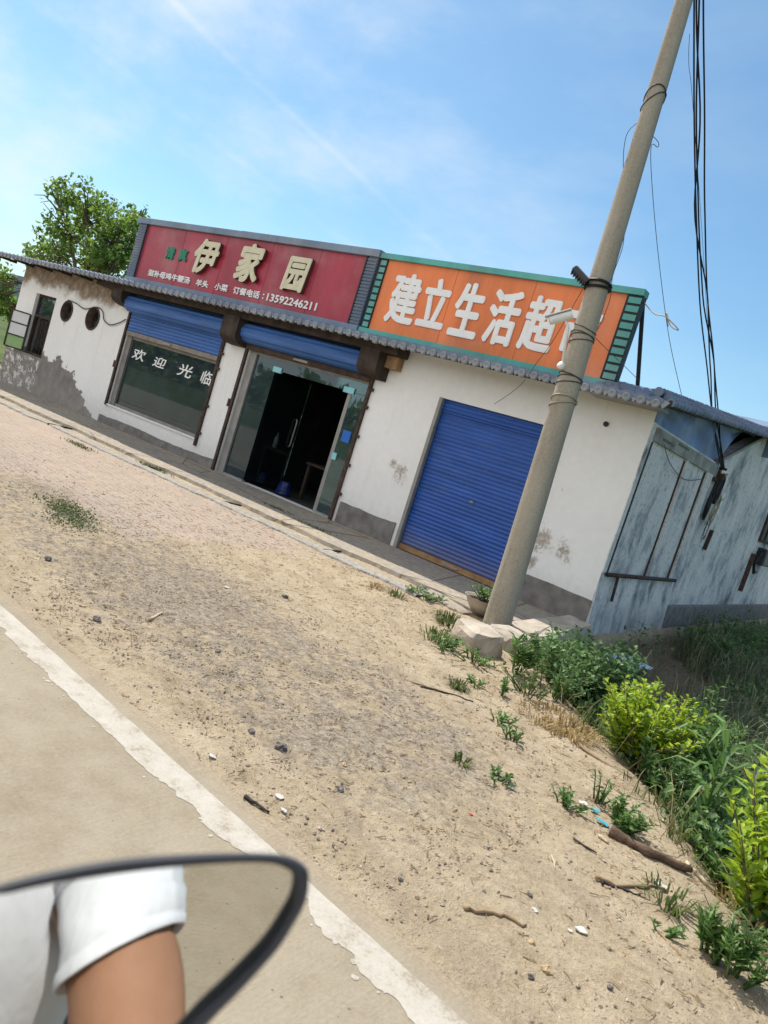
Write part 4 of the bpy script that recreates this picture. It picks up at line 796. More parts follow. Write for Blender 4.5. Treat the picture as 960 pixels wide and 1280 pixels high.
# ------------------------------------------------------------------ vegetation
def leafquad(b, p, d, ln, w, nrm, fold=.25):
    d = d.normalized(); s = d.cross(nrm); s = s.normalized() if s.length > 1e-4 else Vector((1, 0, 0)); n2 = s.cross(d)
    m = p+d*ln*.45-n2*fold*w*.0; t = p+d*ln-n2*ln*.12
    b.add([p, m+s*w*.5+n2*fold*w, t, m-s*w*.5+n2*fold*w, m], [(0, 4, 1), (4, 2, 1), (0, 3, 4), (4, 3, 2)])
def rv(s=1): return Vector((random.gauss(0, s), random.gauss(0, s), random.gauss(0, s)))
def plant(base, h, spread, ns, ll, lw, per, m, name='weed', lab='', cat='weed', grp=None, droop=.3, parts=True, tuftr=.05, start=.15, cluster=1, stemr=.006, flat=0):
    base = Vector(base); L = MB(); S = MB()
    for i in range(ns):
        a = random.uniform(0, 2*math.pi); q = base+Vector((math.cos(a), math.sin(a), 0))*tuftr*random.random(); o = spread*random.uniform(.2, 1)
        hh = h*random.uniform(.6, 1)*(1-.25*(o/spread)**2 if spread else 1); tip = q+Vector((math.cos(a)*o, math.sin(a)*o, hh)); mid = q.lerp(tip, .5)+Vector((0, 0, hh*.12))+rv(.05*hh)
        cur = lambda t: (q*(1-t)**2+mid*2*t*(1-t)+tip*t*t)
        S.tube([cur(t) for t in (0, .33, .66, 1)], [stemr, stemr*.8, stemr*.55, stemr*.3], 5)
        for k in range(per):
            t = start+(1-start)*(k+random.random())/per; p = cur(t); tan = (cur(min(1, t+.05))-cur(t-.05)).normalized()
            for _ in range(cluster):
                az = random.uniform(0, 2*math.pi); out = Vector((math.cos(az), math.sin(az), random.uniform(-.25, .7)-flat)); dd = (out+tan*.6).normalized()
                sc2 = (.55+.6*random.random())*(1.15-.5*t); pp = p+out*ll*.25*random.random()*(cluster > 1)*1.6
                leafquad(L, pp, dd, ll*sc2, lw*sc2, (Vector((0, 0, 1))+rv(.35)).normalized(), random.uniform(.05, .3))
    if parts:
        t = thing(name, lab, cat, base, grp); P(L, 'foliage', m, parent=t); P(S, 'stem', M['bushd'] if m is not M['yell'] else M['bark'], parent=t, smooth=True); return t
    L.v += []; b0 = len(L.v); L.v += S.v; L.f += [tuple(i+b0 for i in f) for f in S.f]; L.mi += [0]*len(S.f)
    return tag(L.build(name, m), lab, cat, grp)
def tuft(base, n, h, sp, m, lab=None, cat='grass', name='grass_tuft', grp=None, w=.006, ret=False, b=None):
    own = b is None; b = b or MB(); base = Vector(base)
    for i in range(n):
        a = random.uniform(0, 2*math.pi); q = base+Vector((math.cos(a), math.sin(a), 0))*sp*math.sqrt(random.random()); hh = h*random.uniform(.5, 1.1)
        ln = Vector((math.cos(a), math.sin(a), 0))*hh*random.uniform(.2, 1.5)+rv(.03*h); s = Vector((-math.sin(a), math.cos(a), 0))*w
        p1 = q+ln*.3+Vector((0, 0, hh*.6)); p2 = q+ln+Vector((0, 0, hh*max(.25, 1-.5*ln.length/hh)))
        b.add([q-s, q+s, p1+s*.8, p1-s*.8, p2], [(0, 1, 2, 3), (3, 2, 4)])
    if own: return tag(b.build(name, m), lab, cat, grp)
def G(x, y):   # ground point seen at that place
    p = onZ(x, y, 0)
    for _ in range(6): p = onZ(x, y, gzf(p.x, p.y))
    return p
# planter bowl
pb = G(600, 770); pb.z = max(pb.z, .03)
bw = thing('planter_bowl', 'round enamel bowl planted with greens behind the pole', 'planter', pb)
b = MB(); b.lathe(pb, [(.0, .0), (.13, .0), (.20, .09), (.245, .17), (.255, .175), (.24, .165), (.2, .13)], 28); P(b, 'bowl', M['basin'], parent=bw, smooth=True)
b = MB(); b.lathe(pb, [(.0, .15), (.11, .155), (.215, .145)], 20); P(b, 'soil', M['soil'], parent=bw, smooth=True)
plant(pb+Vector((.02, .03, .14)), .22, .22, 26, .09, .05, 6, M['weed'], 'herb', 'leafy green herbs growing in the enamel bowl', 'plant', tuftr=.15)
# big named weeds and bushes
plant(G(644, 842), .46, .16, 12, .15, .045, 16, M['weed'], 'weed', 'tall upright dark green weed beside the rubble at the pole foot', droop=.4, tuftr=.06)
p0 = Vector((-2.32, -2.75, gzf(-2.32, -2.75)))
plant(p0, .82, .52, 80, .09, .075, 17, M['bushd'], 'bush', 'broad dark green leafy bush between the rubble and the yellow shrub', 'bush', tuftr=.25, cluster=2)
plant(G(690, 870), .42, .3, 22, .08, .05, 10, M['bushd'], 'weed', 'low spreading weed at the roadside foot of the dark green bush', tuftr=.15)
ys = Vector((-1.40, -3.82, gzf(-1.40, -3.82)))
plant(ys, .70, .40, 60, .085, .052, 20, M['yell'], 'shrub', 'yellow-green shrub with dark twigs on the edge of the bank', 'shrub', tuftr=.12, cluster=2, stemr=.008)
plant(ys+Vector((.42, .25, 0)), .85, .22, 16, .08, .04, 18, M['weed'], 'weed', 'fresh green sprays rising behind the yellow-green shrub', tuftr=.12, cluster=2)
plant(ys+Vector((.28, -.25, -.02)), .5, .3, 26, .09, .04, 12, M['bushd'], 'weed', 'deep green weed under the yellow-green shrub', tuftr=.2)
def reed(base, n, h, lab):
    t = thing('reed', lab, 'reed', base); L = MB(); S = MB()
    S.tube([base, base+Vector((-.02, 0, h*.55)), base+Vector((-.05, .02, h))], [.012, .009, .004], 6)
    for i in range(n):
        z = h*(.3+.68*i/n); a = i*2.4+random.uniform(-.3, .3); o = Vector((math.cos(a), math.sin(a), 0)); ln = random.uniform(.28, .42); q = base+Vector((-.03, .01, z)); w = .02
        s = Vector((-o.y, o.x, 0)); pts = [(q, .5), (q+o*ln*.4+Vector((0, 0, ln*.42)), 1), (q+o*ln*.75+Vector((0, 0, ln*.42)), .8), (q+o*ln*1.05+Vector((0, 0, ln*.15)), .1)]
        vs = []
        for p, k in pts: vs += [p-s*w*k, p+Vector((0, 0, -w*.4*k)), p+s*w*k]
        L.add(vs, [(j*3+k, j*3+k+1, j*3+k+4, j*3+k+3) for j in range(3) for k in range(2)])
    P(L, 'foliage', M['weed'], parent=t); P(S, 'stem', M['weed'], parent=t)
rb0 = Vector((-.72, -4.42, gzf(-.72, -4.42))); reed(rb0, 16, .72, 'broad-bladed reed arching up from the bank in full sun')
reed(Vector((-.55, -4.1, gzf(-.55, -4.1))), 12, .6, 'smaller broad-bladed reed behind the sunlit one')
yb = Vector((-.13, -5.28, gzf(-.13, -5.28)))
plant(yb, 1.16, .40, 52, .115, .06, 20, M['yell'], 'shrub', 'bright lime-yellow shrub standing tallest at the right edge', 'shrub', tuftr=.14, cluster=2, stemr=.008)
for i, (x, y, h, s, lab) in enumerate(((-.35, -5.0, .42, .3, 'round-leaved green weed on the bank beside the end of the log'), (-.05, -5.2, .5, .32, 'leafy weed between the log and the lime-yellow shrub'), (-.95, -4.15, .45, .28, 'weed on the bank just below the yellow-green shrub'), (-.2, -4.55, .55, .34, 'tangled weed in front of the reeds on the bank'), (.2, -4.9, .6, .34, 'dense weed behind the lime-yellow shrub'), (-.6, -4.75, .32, .26, 'low feathery weed at the sandy edge under the reed'))):
    plant((x, y, gzf(x, y)), h, s, 26, .10, .065, 10, M['bushd'] if i % 2 else M['weed'], 'weed', lab, tuftr=.2)
plant(G(915, 1222), .27, .13, 16, .075, .020, 34, M['weed'], 'weed', 'bushy narrow-leaved weed alone in the sand at the bottom right', tuftr=.08)
plant(G(885, 1195), .22, .10, 10, .07, .019, 30, M['weed'], 'weed', 'smaller narrow-leaved weed joined to the bushy one at the bottom right', tuftr=.06)
plant(G(772, 1034), .17, .15, 22, .06, .024, 18, M['weed'], 'weed', 'leafy weed at the head of the log', tuftr=.08)
plant(G(708, 1008), .08, .11, 14, .05, .026, 7, M['weed'], 'weed', 'low weed beside the white and cyan litter', tuftr=.08)
plant(G(748, 1003), .22, .1, 7, .05, .02, 9, M['weed'], 'weed', 'thin upright weed behind the cyan litter', tuftr=.04)
plant(G(624, 976), .06, .09, 12, .045, .024, 6, M['weed'], 'weed', 'flat little weed beside a white paper scrap in open sand', tuftr=.08)
plant(G(626, 903), .08, .10, 12, .05, .026, 6, M['weed'], 'weed', 'small dark weed on the sand below the dry grass patch', tuftr=.07)
plant(G(642, 926), .10, .1, 9, .05, .025, 6, M['weed'], 'weed', 'tiny weed just beyond the small dark one on the sand', tuftr=.05)
plant(G(628, 870), .20, .06, 6, .06, .03, 9, M['weed'], 'weed', 'single upright little weed in the dry grass', tuftr=.03)
plant(G(595, 858), .07, .12, 10, .05, .025, 6, M['weed'], 'weed', 'grey-green mat weed beside the yellow grass tuft', tuftr=.07)
plant(G(556, 812), .14, .2, 20, .07, .035, 7, M['weed'], 'weed', 'dark trailing weed in front of the rounded concrete lump', tuftr=.15)
plant(G(592, 828), .12, .2, 18, .06, .03, 7, M['weed'], 'weed', 'creeping weed against the roadside face of the rubble', tuftr=.14)
plant(G(530, 748), .12, .22, 18, .08, .05, 6, M['bushd'], 'weed', 'broad dark-leaved weed on the pavement edge before the blue roller door', tuftr=.14)
plant(G(478, 1005) if 0 else G(822, 1165), .06, .12, 6, .04, .02, 6, M['weed'], 'weed', 'wilting weed on the sand beside the bottom right plants', tuftr=.05)
plant(G(660, 868), .25, .25, 18, .07, .03, 9, M['grass'], 'weed', 'wispy pale weed at the foot of the tall upright weed', tuftr=.15)
for (x, y, h, sp, n, m, lab) in ((560, 780, .16, .16, 160, 'grass', 'bright grass tuft beside the paving slab by the pole'), (573, 860, .10, .08, 70, 'grass', 'small yellowish grass tuft on the sand below the rubble'), (576, 955, .08, .05, 40, 'grass', 'tiny brownish grass tuft alone on the open sand'), (495, 745, .10, .10, 60, 'grass', 'grass tuft nearest the blue roller door along the pavement edge'), (470, 735, .09, .09, 50, 'drygrass', 'straw-coloured tuft on the pavement edge before the blue roller door'), (545, 798, .12, .18, 90, 'grass', 'thin grass below the bright tuft by the pole'), (610, 772, .1, .1, 30, 'grass', 'grass sprouting between the pole and the bowl'), (690, 900, .08, .3, 200, 'drygrass', 'patch of dry straw grass under the dark green bush'), (712, 918, .11, .22, 150, 'drygrass', 'dry straw grass at the foot of the yellow-green shrub'), (940, 1165, .08, .3, 260, 'drygrass', 'orange dry grass behind the bottom right plants'), (835, 1130, .12, .12, 50, 'grass', 'sparse grass on the sand below the log')):
    tuft(G(x, y), n, h, sp, M[m], lab)
def grasspatch():
    b = MB(); c = G(85, 642)
    for i in range(1500):
        u, v = random.gauss(0, .34), random.gauss(0, .11); x, y = c.x+u*.9+v*.3, c.y+v-u*.35
        tuft((x, y, gzf(x, y)), 1, .022, .02, M['grass'], b=b, w=.008)
    tag(b.build('grass_patch', M['grass']), 'flat green grass patch in the brick paving', 'grass')
    for x, y, lab in ((98, 557, 'moss-green grass strip along the paving joint, farthest from the door'), (190, 585, 'short grass strip beside the dark shaded slot on the pavement edge'), (345, 640, 'short grass by the pavement in front of the open door'), (392, 664, 'bright short grass on the pavement edge right of the doorway')):
        b = MB(); c = G(x, y)
        for i in range(160): tuft((c.x+random.gauss(0, .2), c.y+random.gauss(0, .05), .03 if y > 630 else gzf(c.x, c.y)), 1, .06, .01, M['grass'], b=b)
        tag(b.build('grass_tuft', M['grass']), lab, 'grass')
grasspatch()
# undergrowth filling the bank, and the shaded long grass by the side wall: countless blades and leaves
def undergrowth():
    b = MB(); n = 0
    while n < 15000:
        x = random.uniform(-3.3, 3.2); y = random.uniform(-6.5, 3.0); d = float(ditch_d(x, y))
        if d < .35 or (x < -2.0 and y > -1.6 and random.random() < .8): continue
        if float(fbm(x, y, 1.1, 3)) < .40+.25*(y > -1.5): continue
        z = gzf(x, y); h = random.uniform(.02, .38)*min(1, d)
        leafquad(b, Vector((x, y, z+h)), rv()+Vector((0, 0, .3)), random.uniform(.05, .12), random.uniform(.02, .06), (Vector((0, 0, 1))+rv(.5)).normalized()); n += 1
    tag(b.build('undergrowth', M['bushd']), 'mixed green undergrowth covering the bank beside the sand', 'undergrowth', kind='stuff')
    b = MB()
    for i in range(9000):
        x = random.uniform(-3.0, 5); y = random.uniform(-3.2, 12)
        if float(ditch_d(x, y)) < 1.0 or (x < -1.9 and y < 2.5 and random.random() < .93) or float(fbm(x+40, y, .9, 3)) < .42: continue
        tuft((x, y, gzf(x, y)), random.randint(2, 5), random.uniform(.3, .75)*(1.3 if y > 2 else 1), .1, M['dirtygrass'], b=b, w=.007)
    tag(b.build('tall_grass', M['dirtygrass']), 'long dark tangled grass in the shade of the side wall', 'grass', kind='stuff')
undergrowth()
def bankgrass():
    b = MB(); n = 0
    while n < 1500:
        x = random.uniform(-3.0, 2.2); y = random.uniform(-6.6, -.5); d = float(ditch_d(x, y))
        if d < .15 or d > 2.6 or float(fbm(x+3, y+8, 1.4, 3)) < .42: continue
        tuft((x, y, gzf(x, y)), random.randint(2, 4), random.uniform(.12, .5)*min(1, .4+d*.5), .06, M['grass'], b=b, w=.005); n += 1
    tag(b.build('bank_grass', M['grass']), 'wispy green grass tangled among the weeds on the sunlit bank', 'grass', kind='stuff')
    b = MB()
    for i in range(420):
        x = random.uniform(-3.0, 1.2); y = random.uniform(-6.4, -1.5); d = float(ditch_d(x, y))
        if not .0 < d < 2: continue
        a = random.random()*6.3; l = random.uniform(.2, .6); q = Vector((x, y, gzf(x, y))); e = q+Vector((math.cos(a)*l*.6, math.sin(a)*l*.6, l*random.uniform(.2, .8))); b.tube([q, q.lerp(e, .5)+Vector((0, 0, .05)), e], [.003, .0025, .0015], 4)
    tag(b.build('dead_stems', M['stick']), 'dead dry stems poking through the bank greenery', 'dry stems', kind='stuff')
bankgrass()
for (x, y, h, s, lab) in ((-2.5, 3.8, .7, .5, 'dark shaded bush against the foot of the stepped side wall'), (-2.6, 6.0, .9, .6, 'larger dark bush farther along the foot of the side wall'), (-2.3, 8.2, .9, .7, 'farthest dark bush along the foot of the side wall')):
    plant((x, y, gzf(x, y)), h, s, 44, .10, .07, 12, M['bushd'], 'bush', lab, 'bush', tuftr=.4, cluster=2)

def tree(base, h, cr, lab, seed, name='tree', nl=5200, ls=.17, lobes=None, lean=(0, 0)):
    random.seed(seed); t = thing(name, lab, 'tree', base); base = Vector(base); T = MB(); L = MB()
    top = base+Vector((lean[0], lean[1], h*.75)); T.tube([base, base.lerp(top, .4)+rv(.08), top], [.2, .15, .06], 10)
    cent = []
    for (ox, oy, oz, r) in lobes:
        c = base+Vector((ox, oy, oz)); cent.append((c, r)); s = base.lerp(top, random.uniform(.35, .75)); m = s.lerp(c, .5)+Vector((0, 0, .15)); T.tube([s, m, c], [.05, .032, .012], 7)
        for _ in range(6):
            e = c+rv(r*.55); T.tube([m.lerp(c, .6), c.lerp(e, .6)+rv(.05), e], [.03, .018, .008], 5)
    tot = sum(r**2.2 for _, r in cent)
    for c, r in cent:
        k = int(nl*r**2.2/tot); clumps = [c+rv(1).normalized()*r*(.25+.75*random.random()**.6) for _ in range(max(4, int(20*r*r)))]
        for i in range(k):
            q = random.choice(clumps)+rv(.09+.05*r); leafquad(L, q, rv()+Vector((0, 0, -.2)), ls*random.uniform(.6, 1.2), ls*.62*random.uniform(.7, 1.1), (Vector((0, 0, 1))+rv(.6)).normalized(), .15)
    P(T, 'trunk', M['bark'], parent=t, smooth=True); P(L, 'crown', M['crown'], parent=t)
YT = 4.0
def lob(x, y, r): p = onY(x-13, y+5, YT); return (p.x, p.y, p.z, r)
tb = onY(115, 330, YT); tb = Vector((tb.x+.4, YT, 0))
L1 = [lob(*q) for q in ((150, 265, .95), (168, 290, 1.0), (140, 300, .9), (118, 295, .75), (160, 320, .9), (120, 325, .8), (95, 315, .8), (70, 310, .7), (55, 295, .35), (102, 258, .42), (98, 240, .34), (112, 250, .35), (122, 262, .3), (90, 285, .5), (30, 355, .6), (22, 345, .5), (30, 305, .35), (27, 372, .4), (14, 375, .35), (150, 250, .3), (205, 268, .16), (75, 335, .6), (185, 305, .8))]
tree(tb, 7.2, 3, 'bushy broad-leaved tree with uneven crown rising behind the left end of the roof', 21, lobes=[(p[0]-tb.x, (i*37 % 11-5)*.16, p[2], p[3]) for i, p in enumerate(L1)], nl=6800, ls=.19)
# far wood beyond the fields and on the other side of the road
def wood(name, lab, pts, n, s):
    b = MB(); random.seed(5)
    for i in range(n):
        x0, y0, x1, y1, h = random.choice(pts); t = random.random(); x = x0+(x1-x0)*t; y = y0+(y1-y0)*t+random.gauss(0, 1.2); hh = h*(.35+.65*float(fbm(x*.25, y*.1, 1, 3)))*random.random()**.7
        leafquad(b, Vector((x, y, hh)), rv(), s*random.uniform(.6, 1.3), s*.7, rv().normalized(), .1)
    tag(b.build(name, M['crown']), lab, 'trees', kind='stuff')
wood('far_wood', 'distant line of green trees beyond the fields at the left', [(-150, 60, -90, 160, 7)], 2500, 1.6)
wood('roadside_wood', 'line of trees across the road mirrored in the shop glass', [(-110, -46, 60, -46, 6.0)], 5200, 1.3)
random.seed(99)

# ------------------------------------------------------------------ log, sticks, litter and stones
def stickobj(pix, r, m, lab, name='stick', cat='stick', lift=.0, wob=.02):
    pts = [G(*q) for q in pix]; out = []
    for i in range(len(pts)-1):
        for k in range(4): q = pts[i].lerp(pts[i+1], k/4)+Vector((random.gauss(0, wob), random.gauss(0, wob), 0)); out.append(q)
    out.append(pts[-1]); out = [q+Vector((0, 0, r*.7+lift)) for q in out]; n = len(out)
    b = MB(); b.tube(out, [r*(1-.5*i/n)*random.uniform(.8, 1.15) for i in range(n)], 8); return tag(b.build(name, M[m], smooth=True), lab, cat)
stickobj([(762, 1044), (790, 1060), (820, 1075), (862, 1092)], .034, 'log', 'rotting brown log lying along the edge of the bank', 'log', 'log', wob=.008)
stickobj([(855, 1080), (868, 1092), (880, 1105), (893, 1116)], .014, 'stickpale', 'pale bent branch at the far end of the log', wob=.006)
stickobj([(578, 1137), (600, 1140), (630, 1148), (657, 1158)], .011, 'stick', 'short grey-brown branch lying in open sand near the road', wob=.008)
stickobj([(186, 776), (203, 767)], .012, 'stickpale', 'short white stick near the road line', wob=.002)
stickobj([(525, 859), (560, 868), (591, 878)], .010, 'stickdark', 'long thin dark stick on the sand below the rubble', wob=.006)
stickobj([(748, 1046), (760, 1055)], .011, 'stickpale', 'short straw-pale stick at the head of the log', wob=.002)
stickobj([(829, 1026), (842, 1043)], .012, 'stickpale', 'pale stick on the slope above the log', wob=.004)
stickobj([(746, 1100), (780, 1108), (830, 1113)], .012, 'stick', 'flattened dry stalk on the sand below the log', wob=.012)
stickobj([(752, 1103), (775, 1112), (800, 1120)], .008, 'stickdark', 'dark twig crossing the flattened stalk', wob=.01)
stickobj([(716, 1050), (745, 1067)], .008, 'stickdark', 'thin dark twig left of the log head', wob=.004)
stickobj([(690, 1070), (694, 1087)], .006, 'stickpale', 'tiny pale straw in the sand', wob=.002)
stickobj([(60, 531), (85, 536), (110, 541)], .022, 'stickdark', 'dark bar as the shaded slot in the paving, farthest of three', 'rod', 'rod', wob=.004)  # first three bars stand in for the shade at the strip edges
stickobj([(177, 583), (205, 589)], .022, 'stickdark', 'short dark bar as the shaded slot before the shop window', 'rod', 'rod', wob=.004)
stickobj([(275, 627), (306, 634)], .018, 'stickdark', 'dark bar as the shaded slot in the paving before the open door', 'rod', 'rod', wob=.004)
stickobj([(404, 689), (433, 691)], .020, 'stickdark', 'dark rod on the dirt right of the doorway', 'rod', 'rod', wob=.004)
stickobj([(305, 997), (318, 1006), (336, 1017)], .010, 'stickdark', 'dark stick on the edge of the concrete road', wob=.003)
stickobj([(715, 928), (745, 948), (790, 975)], .014, 'stick', 'dry fallen branch along the top of the bank', wob=.01)
stickobj([(505, 850), (530, 858), (545, 862)], .006, 'stick', 'dry grass stalk on the sand', wob=.01)
stickobj([(822, 1165), (836, 1180), (850, 1195)], .006, 'stick', 'dry stalk on the sand beside the bottom right plants', wob=.006)
def scrap(x, y, r, m, lab, name='paper_scrap', cat='litter'):
    c = G(x, y); b = MB(); n = 9; r *= .6
    vs = [(c.x+r*(.6+.6*random.random())*math.cos(2*math.pi*i/n), c.y+r*.7*(.6+.6*random.random())*math.sin(2*math.pi*i/n), c.z+.008+random.random()*r*.3) for i in range(n)]+[(c.x, c.y, c.z+.010+r*.15)]
    vs += [(v[0], v[1], v[2]-.004) for v in vs]
    b.add(vs, [(i, (i+1) % n, n) for i in range(n)]+[(n+1+(i+1) % n, n+1+i, 2*n+1) for i in range(n)]+[(i, n+1+i, n+1+(i+1) % n, (i+1) % n) for i in range(n)]); tag(b.build(name, M[m]), lab, cat)
scrap(725, 1164, .05, 'paper', 'torn white paper scrap in the sand below the branch'); scrap(712, 1165, .02, 'paper', 'tiny white flake beside the torn paper scrap')
scrap(348, 997, .045, 'paper', 'white paper scrap by the edge of the concrete road'); scrap(354, 1015, .035, 'paper', 'smaller white flake by the road edge')
scrap(265, 947, .04, 'paper', 'white flake lying in the gravel near the painted line'); scrap(283, 735, .045, 'paper', 'white scrap in the grey gravel, farthest from the road')
scrap(728, 1006, .06, 'paper', 'crumpled white litter beside the low weed', 'plastic_scrap'); scrap(752, 1030, .07, 'cyan', 'cyan plastic strip at the head of the log', 'plastic_scrap'); scrap(742, 1014, .05, 'cyan', 'small cyan plastic piece beside the crumpled white litter', 'plastic_scrap')
scrap(588, 1020, .022, 'redscrap', 'small red scrap on the open sand', 'plastic_scrap'); scrap(640, 986, .035, 'paper', 'white scrap beside the flat little weed'); scrap(585, 919, .02, 'paper', 'white dot of paper on the sand above the tiny tuft')
scrap(436, 664, .09, 'paper', 'crumpled white bag against the plinth right of the doorway', 'plastic_bag', 'bag'); scrap(668, 1140, .03, 'paper', 'small white paper fleck right of the branch'); scrap(826, 1108, .06, 'paper', 'grey-white litter under the flattened stalk')
def stoneobj(x, y, r, lab, m, grp=None):
    c = G(x, y); b = MB(); n, k = 10, 6; vs = []; r *= .7
    for i in range(k+1):
        for j in range(n):
            a, e = 2*math.pi*j/n, math.pi*(i/k-.5); q = r*(1+.35*(float(vn(j*1.1+x, i*1.2+y))-.5)*2*(0 < i < k)); vs.append((c.x+q*math.cos(e)*math.cos(a)*1.15, c.y+q*math.cos(e)*math.sin(a), c.z+r*.35+q*.7*math.sin(e)))
    b.add(vs, [(i*n+j, i*n+(j+1) % n, (i+1)*n+(j+1) % n, (i+1)*n+j) for i in range(k) for j in range(n)]); tag(b.build('stone', m), lab, 'stone', grp)
sd_, sg_, sp_ = simple('dark_stone', (.15, .13, .115), .85, .4, 30, .006), simple('grey_stone', (.20, .185, .165), .85, .35, 30, .006), simple('tan_stone', (.42, .31, .18), .8, .25, 30, .004)
for x, y, r, lab, m in ((350, 936, .045, 'largest dark stone in the gravel near the painted line', sd_), (360, 1058, .022, 'round dark stone beside the edge of the road', sd_), (356, 747, .04, 'dark round stone out on the sand before the doorway', sd_), (682, 1214, .028, 'tan stone in the sand near the bottom', sp_), (663, 1222, .018, 'dark stone just left of the tan stone', sd_), (702, 1171, .012, 'grey chip under the paper scraps', sg_), (762, 1235, .018, 'dark stone at the bottom between road and weeds', sd_), (314, 915, .03, 'grey stone in the gravel by the largest dark stone', sg_), (424, 988, .03, 'brown-grey stone at the edge of the gravel', sg_), (662, 1120, .018, 'dark stone above the branch', sd_), (120, 775, .035, 'dark stone in the gravel at the left', sd_), (272, 815, .03, 'grey stone in the middle of the gravel', sg_), (430, 958, .026, 'pale stone on the gravel edge', sp_), (500, 1100, .016, 'small dark stone near the road edge', sd_), (664, 1180, .02, 'tan pebble above the tan stone', sp_), (60, 700, .04, 'dark stone before the grass patch', sd_), (610, 1060, .014, 'small grey stone on the open sand', sg_)):
    stoneobj(x, y, r, lab, m)
def pebbles():
    N = 22000; vs = []; fs = []; oc = np.array([(1, 0, 0), (-1, 0, 0), (0, 1, 0), (0, -1, 0), (0, 0, 1), (0, 0, -1)], float); of = [(0, 2, 4), (2, 1, 4), (1, 3, 4), (3, 0, 4), (2, 0, 5), (1, 2, 5), (3, 1, 5), (0, 3, 5)]
    n = 0
    while n < N:
        x = random.uniform(-11, .6) if random.random() < .5 else random.uniform(-5, .6); y = random.uniform(-7.55, -2.4)
        if y < float(edge_y(x))-.03 or float(ditch_d(x, y)) > .4: continue
        belt = 1 if (-7.5 < y+.1*x < -5.2 and x < -1.2) else .35
        if random.random() > belt*(.25+1.4*max(0, float(fbm(x, y, .9, 4))-.3)): continue
        r = .003+.009*random.random()**4; z = float(gz(x, y)); v = oc*r*np.array([1.2, .9, .6])*rng.uniform(.65, 1.25, (6, 1)); a = random.random()*6; c, s = math.cos(a), math.sin(a)
        v = np.stack([v[:, 0]*c-v[:, 1]*s+x, v[:, 0]*s+v[:, 1]*c+y, v[:, 2]+z+r*.2], -1); k = len(vs); vs += v.tolist(); fs += [tuple(i+k for i in f) for f in of]; n += 1
    b = MB(); b.add(vs, fs); tag(b.build('gravel', M['stone']), 'loose gravel and grit strewn over the dirt verge', 'gravel', kind='stuff')
    b = MB(); n = 0   # dry bits of stalk and leaf litter
    while n < 4200:
        x = random.uniform(-8, .5); y = random.uniform(-7.4, -2.3)
        if y < float(edge_y(x)) or float(ditch_d(x, y)) > .5 or random.random() > float(fbm(x+9, y, 1.3, 4))*1.5-.25+.8*(float(ditch_d(x, y)) > -.7): continue
        a = random.random()*6.3; l = random.uniform(.01, .06); d = Vector((math.cos(a), math.sin(a), random.uniform(-.05, .15))); p = Vector((x, y, gzf(x, y)+.006)); b.tube([p, p+d*l*.5+rv(.003), p+d*l], random.uniform(.0012, .003), 4); n += 1
    tag(b.build('dry_litter', M['stick']), 'broken dry stalks and chaff scattered on the sand', 'plant litter', kind='stuff')
pebbles()
# plastic sheet lying in the weeds beside the building corner
b = MB(); c = Vector((-2.85, .25, gzf(-2.85, .25)+.04)); n = 12
b.add([(c.x-.26+.52*i/n, c.y-.45+.9*j/n, c.z+.10*float(fbm(i*.35, j*.35, 1, 3))+.02) for i in range(n+1) for j in range(n+1)], [(i*(n+1)+j, (i+1)*(n+1)+j, (i+1)*(n+1)+j+1, i*(n+1)+j+1) for i in range(n) for j in range(n)])
tag(b.build('plastic_sheet', simple('pale_sheet', (.45, .55, .66), .45, .2, 5, 0), smooth=True), 'pale plastic sheet lying in the shade by the corner of the building', 'plastic sheet')

# ------------------------------------------------------------------ scooter with mirror, and its rider
RY = -9.98
scoot = thing('scooter', 'electric scooter with dark-rimmed side mirror at the bottom left', 'scooter', (0.0, RY, 0))
Mc = CAM+ray(190, 1190)*.5; rc = Vector((.80, -.02, -.42)).normalized(); MN = (rc-ray(190, 1190)).normalized()
def onM(x, y, off=0): d = ray(x, y); return CAM+d*((Mc+MN*off-CAM).dot(MN)/d.dot(MN))
def smooth_poly(pts, k=6):
    n = len(pts); out = []
    for i in range(n):
        p0, p1, p2, p3 = [Vector((*pts[(i+j) % n], 0)) for j in (-1, 0, 1, 2)]
        for q in range(k):
            t = q/k; v = .5*((2*p1)+(p2-p0)*t+(2*p0-5*p1+4*p2-p3)*t*t+(3*p1-p0-3*p2+p3)*t**3); out.append((v.x, v.y))
    return out
outer = smooth_poly([(-60, 1127), (0, 1105), (60, 1089), (130, 1076), (200, 1069), (280, 1066), (340, 1067), (368, 1073), (384, 1086), (386, 1106), (381, 1130), (366, 1158), (348, 1186), (322, 1216), (296, 1244), (268, 1272), (235, 1308), (190, 1350), (120, 1385), (20, 1395), (-70, 1350), (-110, 1240)])
cen = Vector((150, 1215)); 
def shrink(pts, d): return [((Vector(p)-cen)*(1-d/(Vector(p)-cen).length)).to_tuple() for p in pts]
def ringpts(d, off): return [onM(x+cen.x, y+cen.y, off) for x, y in shrink(outer, d)]
rings = [ringpts(19, .0015), ringpts(16, .006), ringpts(10, .0085), ringpts(3, .006), ringpts(0, -.002), ringpts(3, -.014), ringpts(30, -.030), ringpts(75, -.040), ringpts(105, -.043)]
b = MB(); n = len(outer); b.add([p for r_ in rings for p in r_], [(i*n+j, i*n+(j+1) % n, (i+1)*n+(j+1) % n, (i+1)*n+j) for i in range(len(rings)-1) for j in range(n)]+[tuple(range((len(rings)-1)*n, len(rings)*n))])
mir = P(b, 'side_mirror', simple('mirror_housing', (.055, .056, .064), .5, .15, 20, .0), parent=scoot, smooth=True)
k = NT('mirror_silver'); gl = k.n('ShaderNodeBsdfGlossy', {'Color': (.66, .66, .62, 1), 'Roughness': .0}); k.t.links.new(gl.outputs[0], k.out.inputs[0])
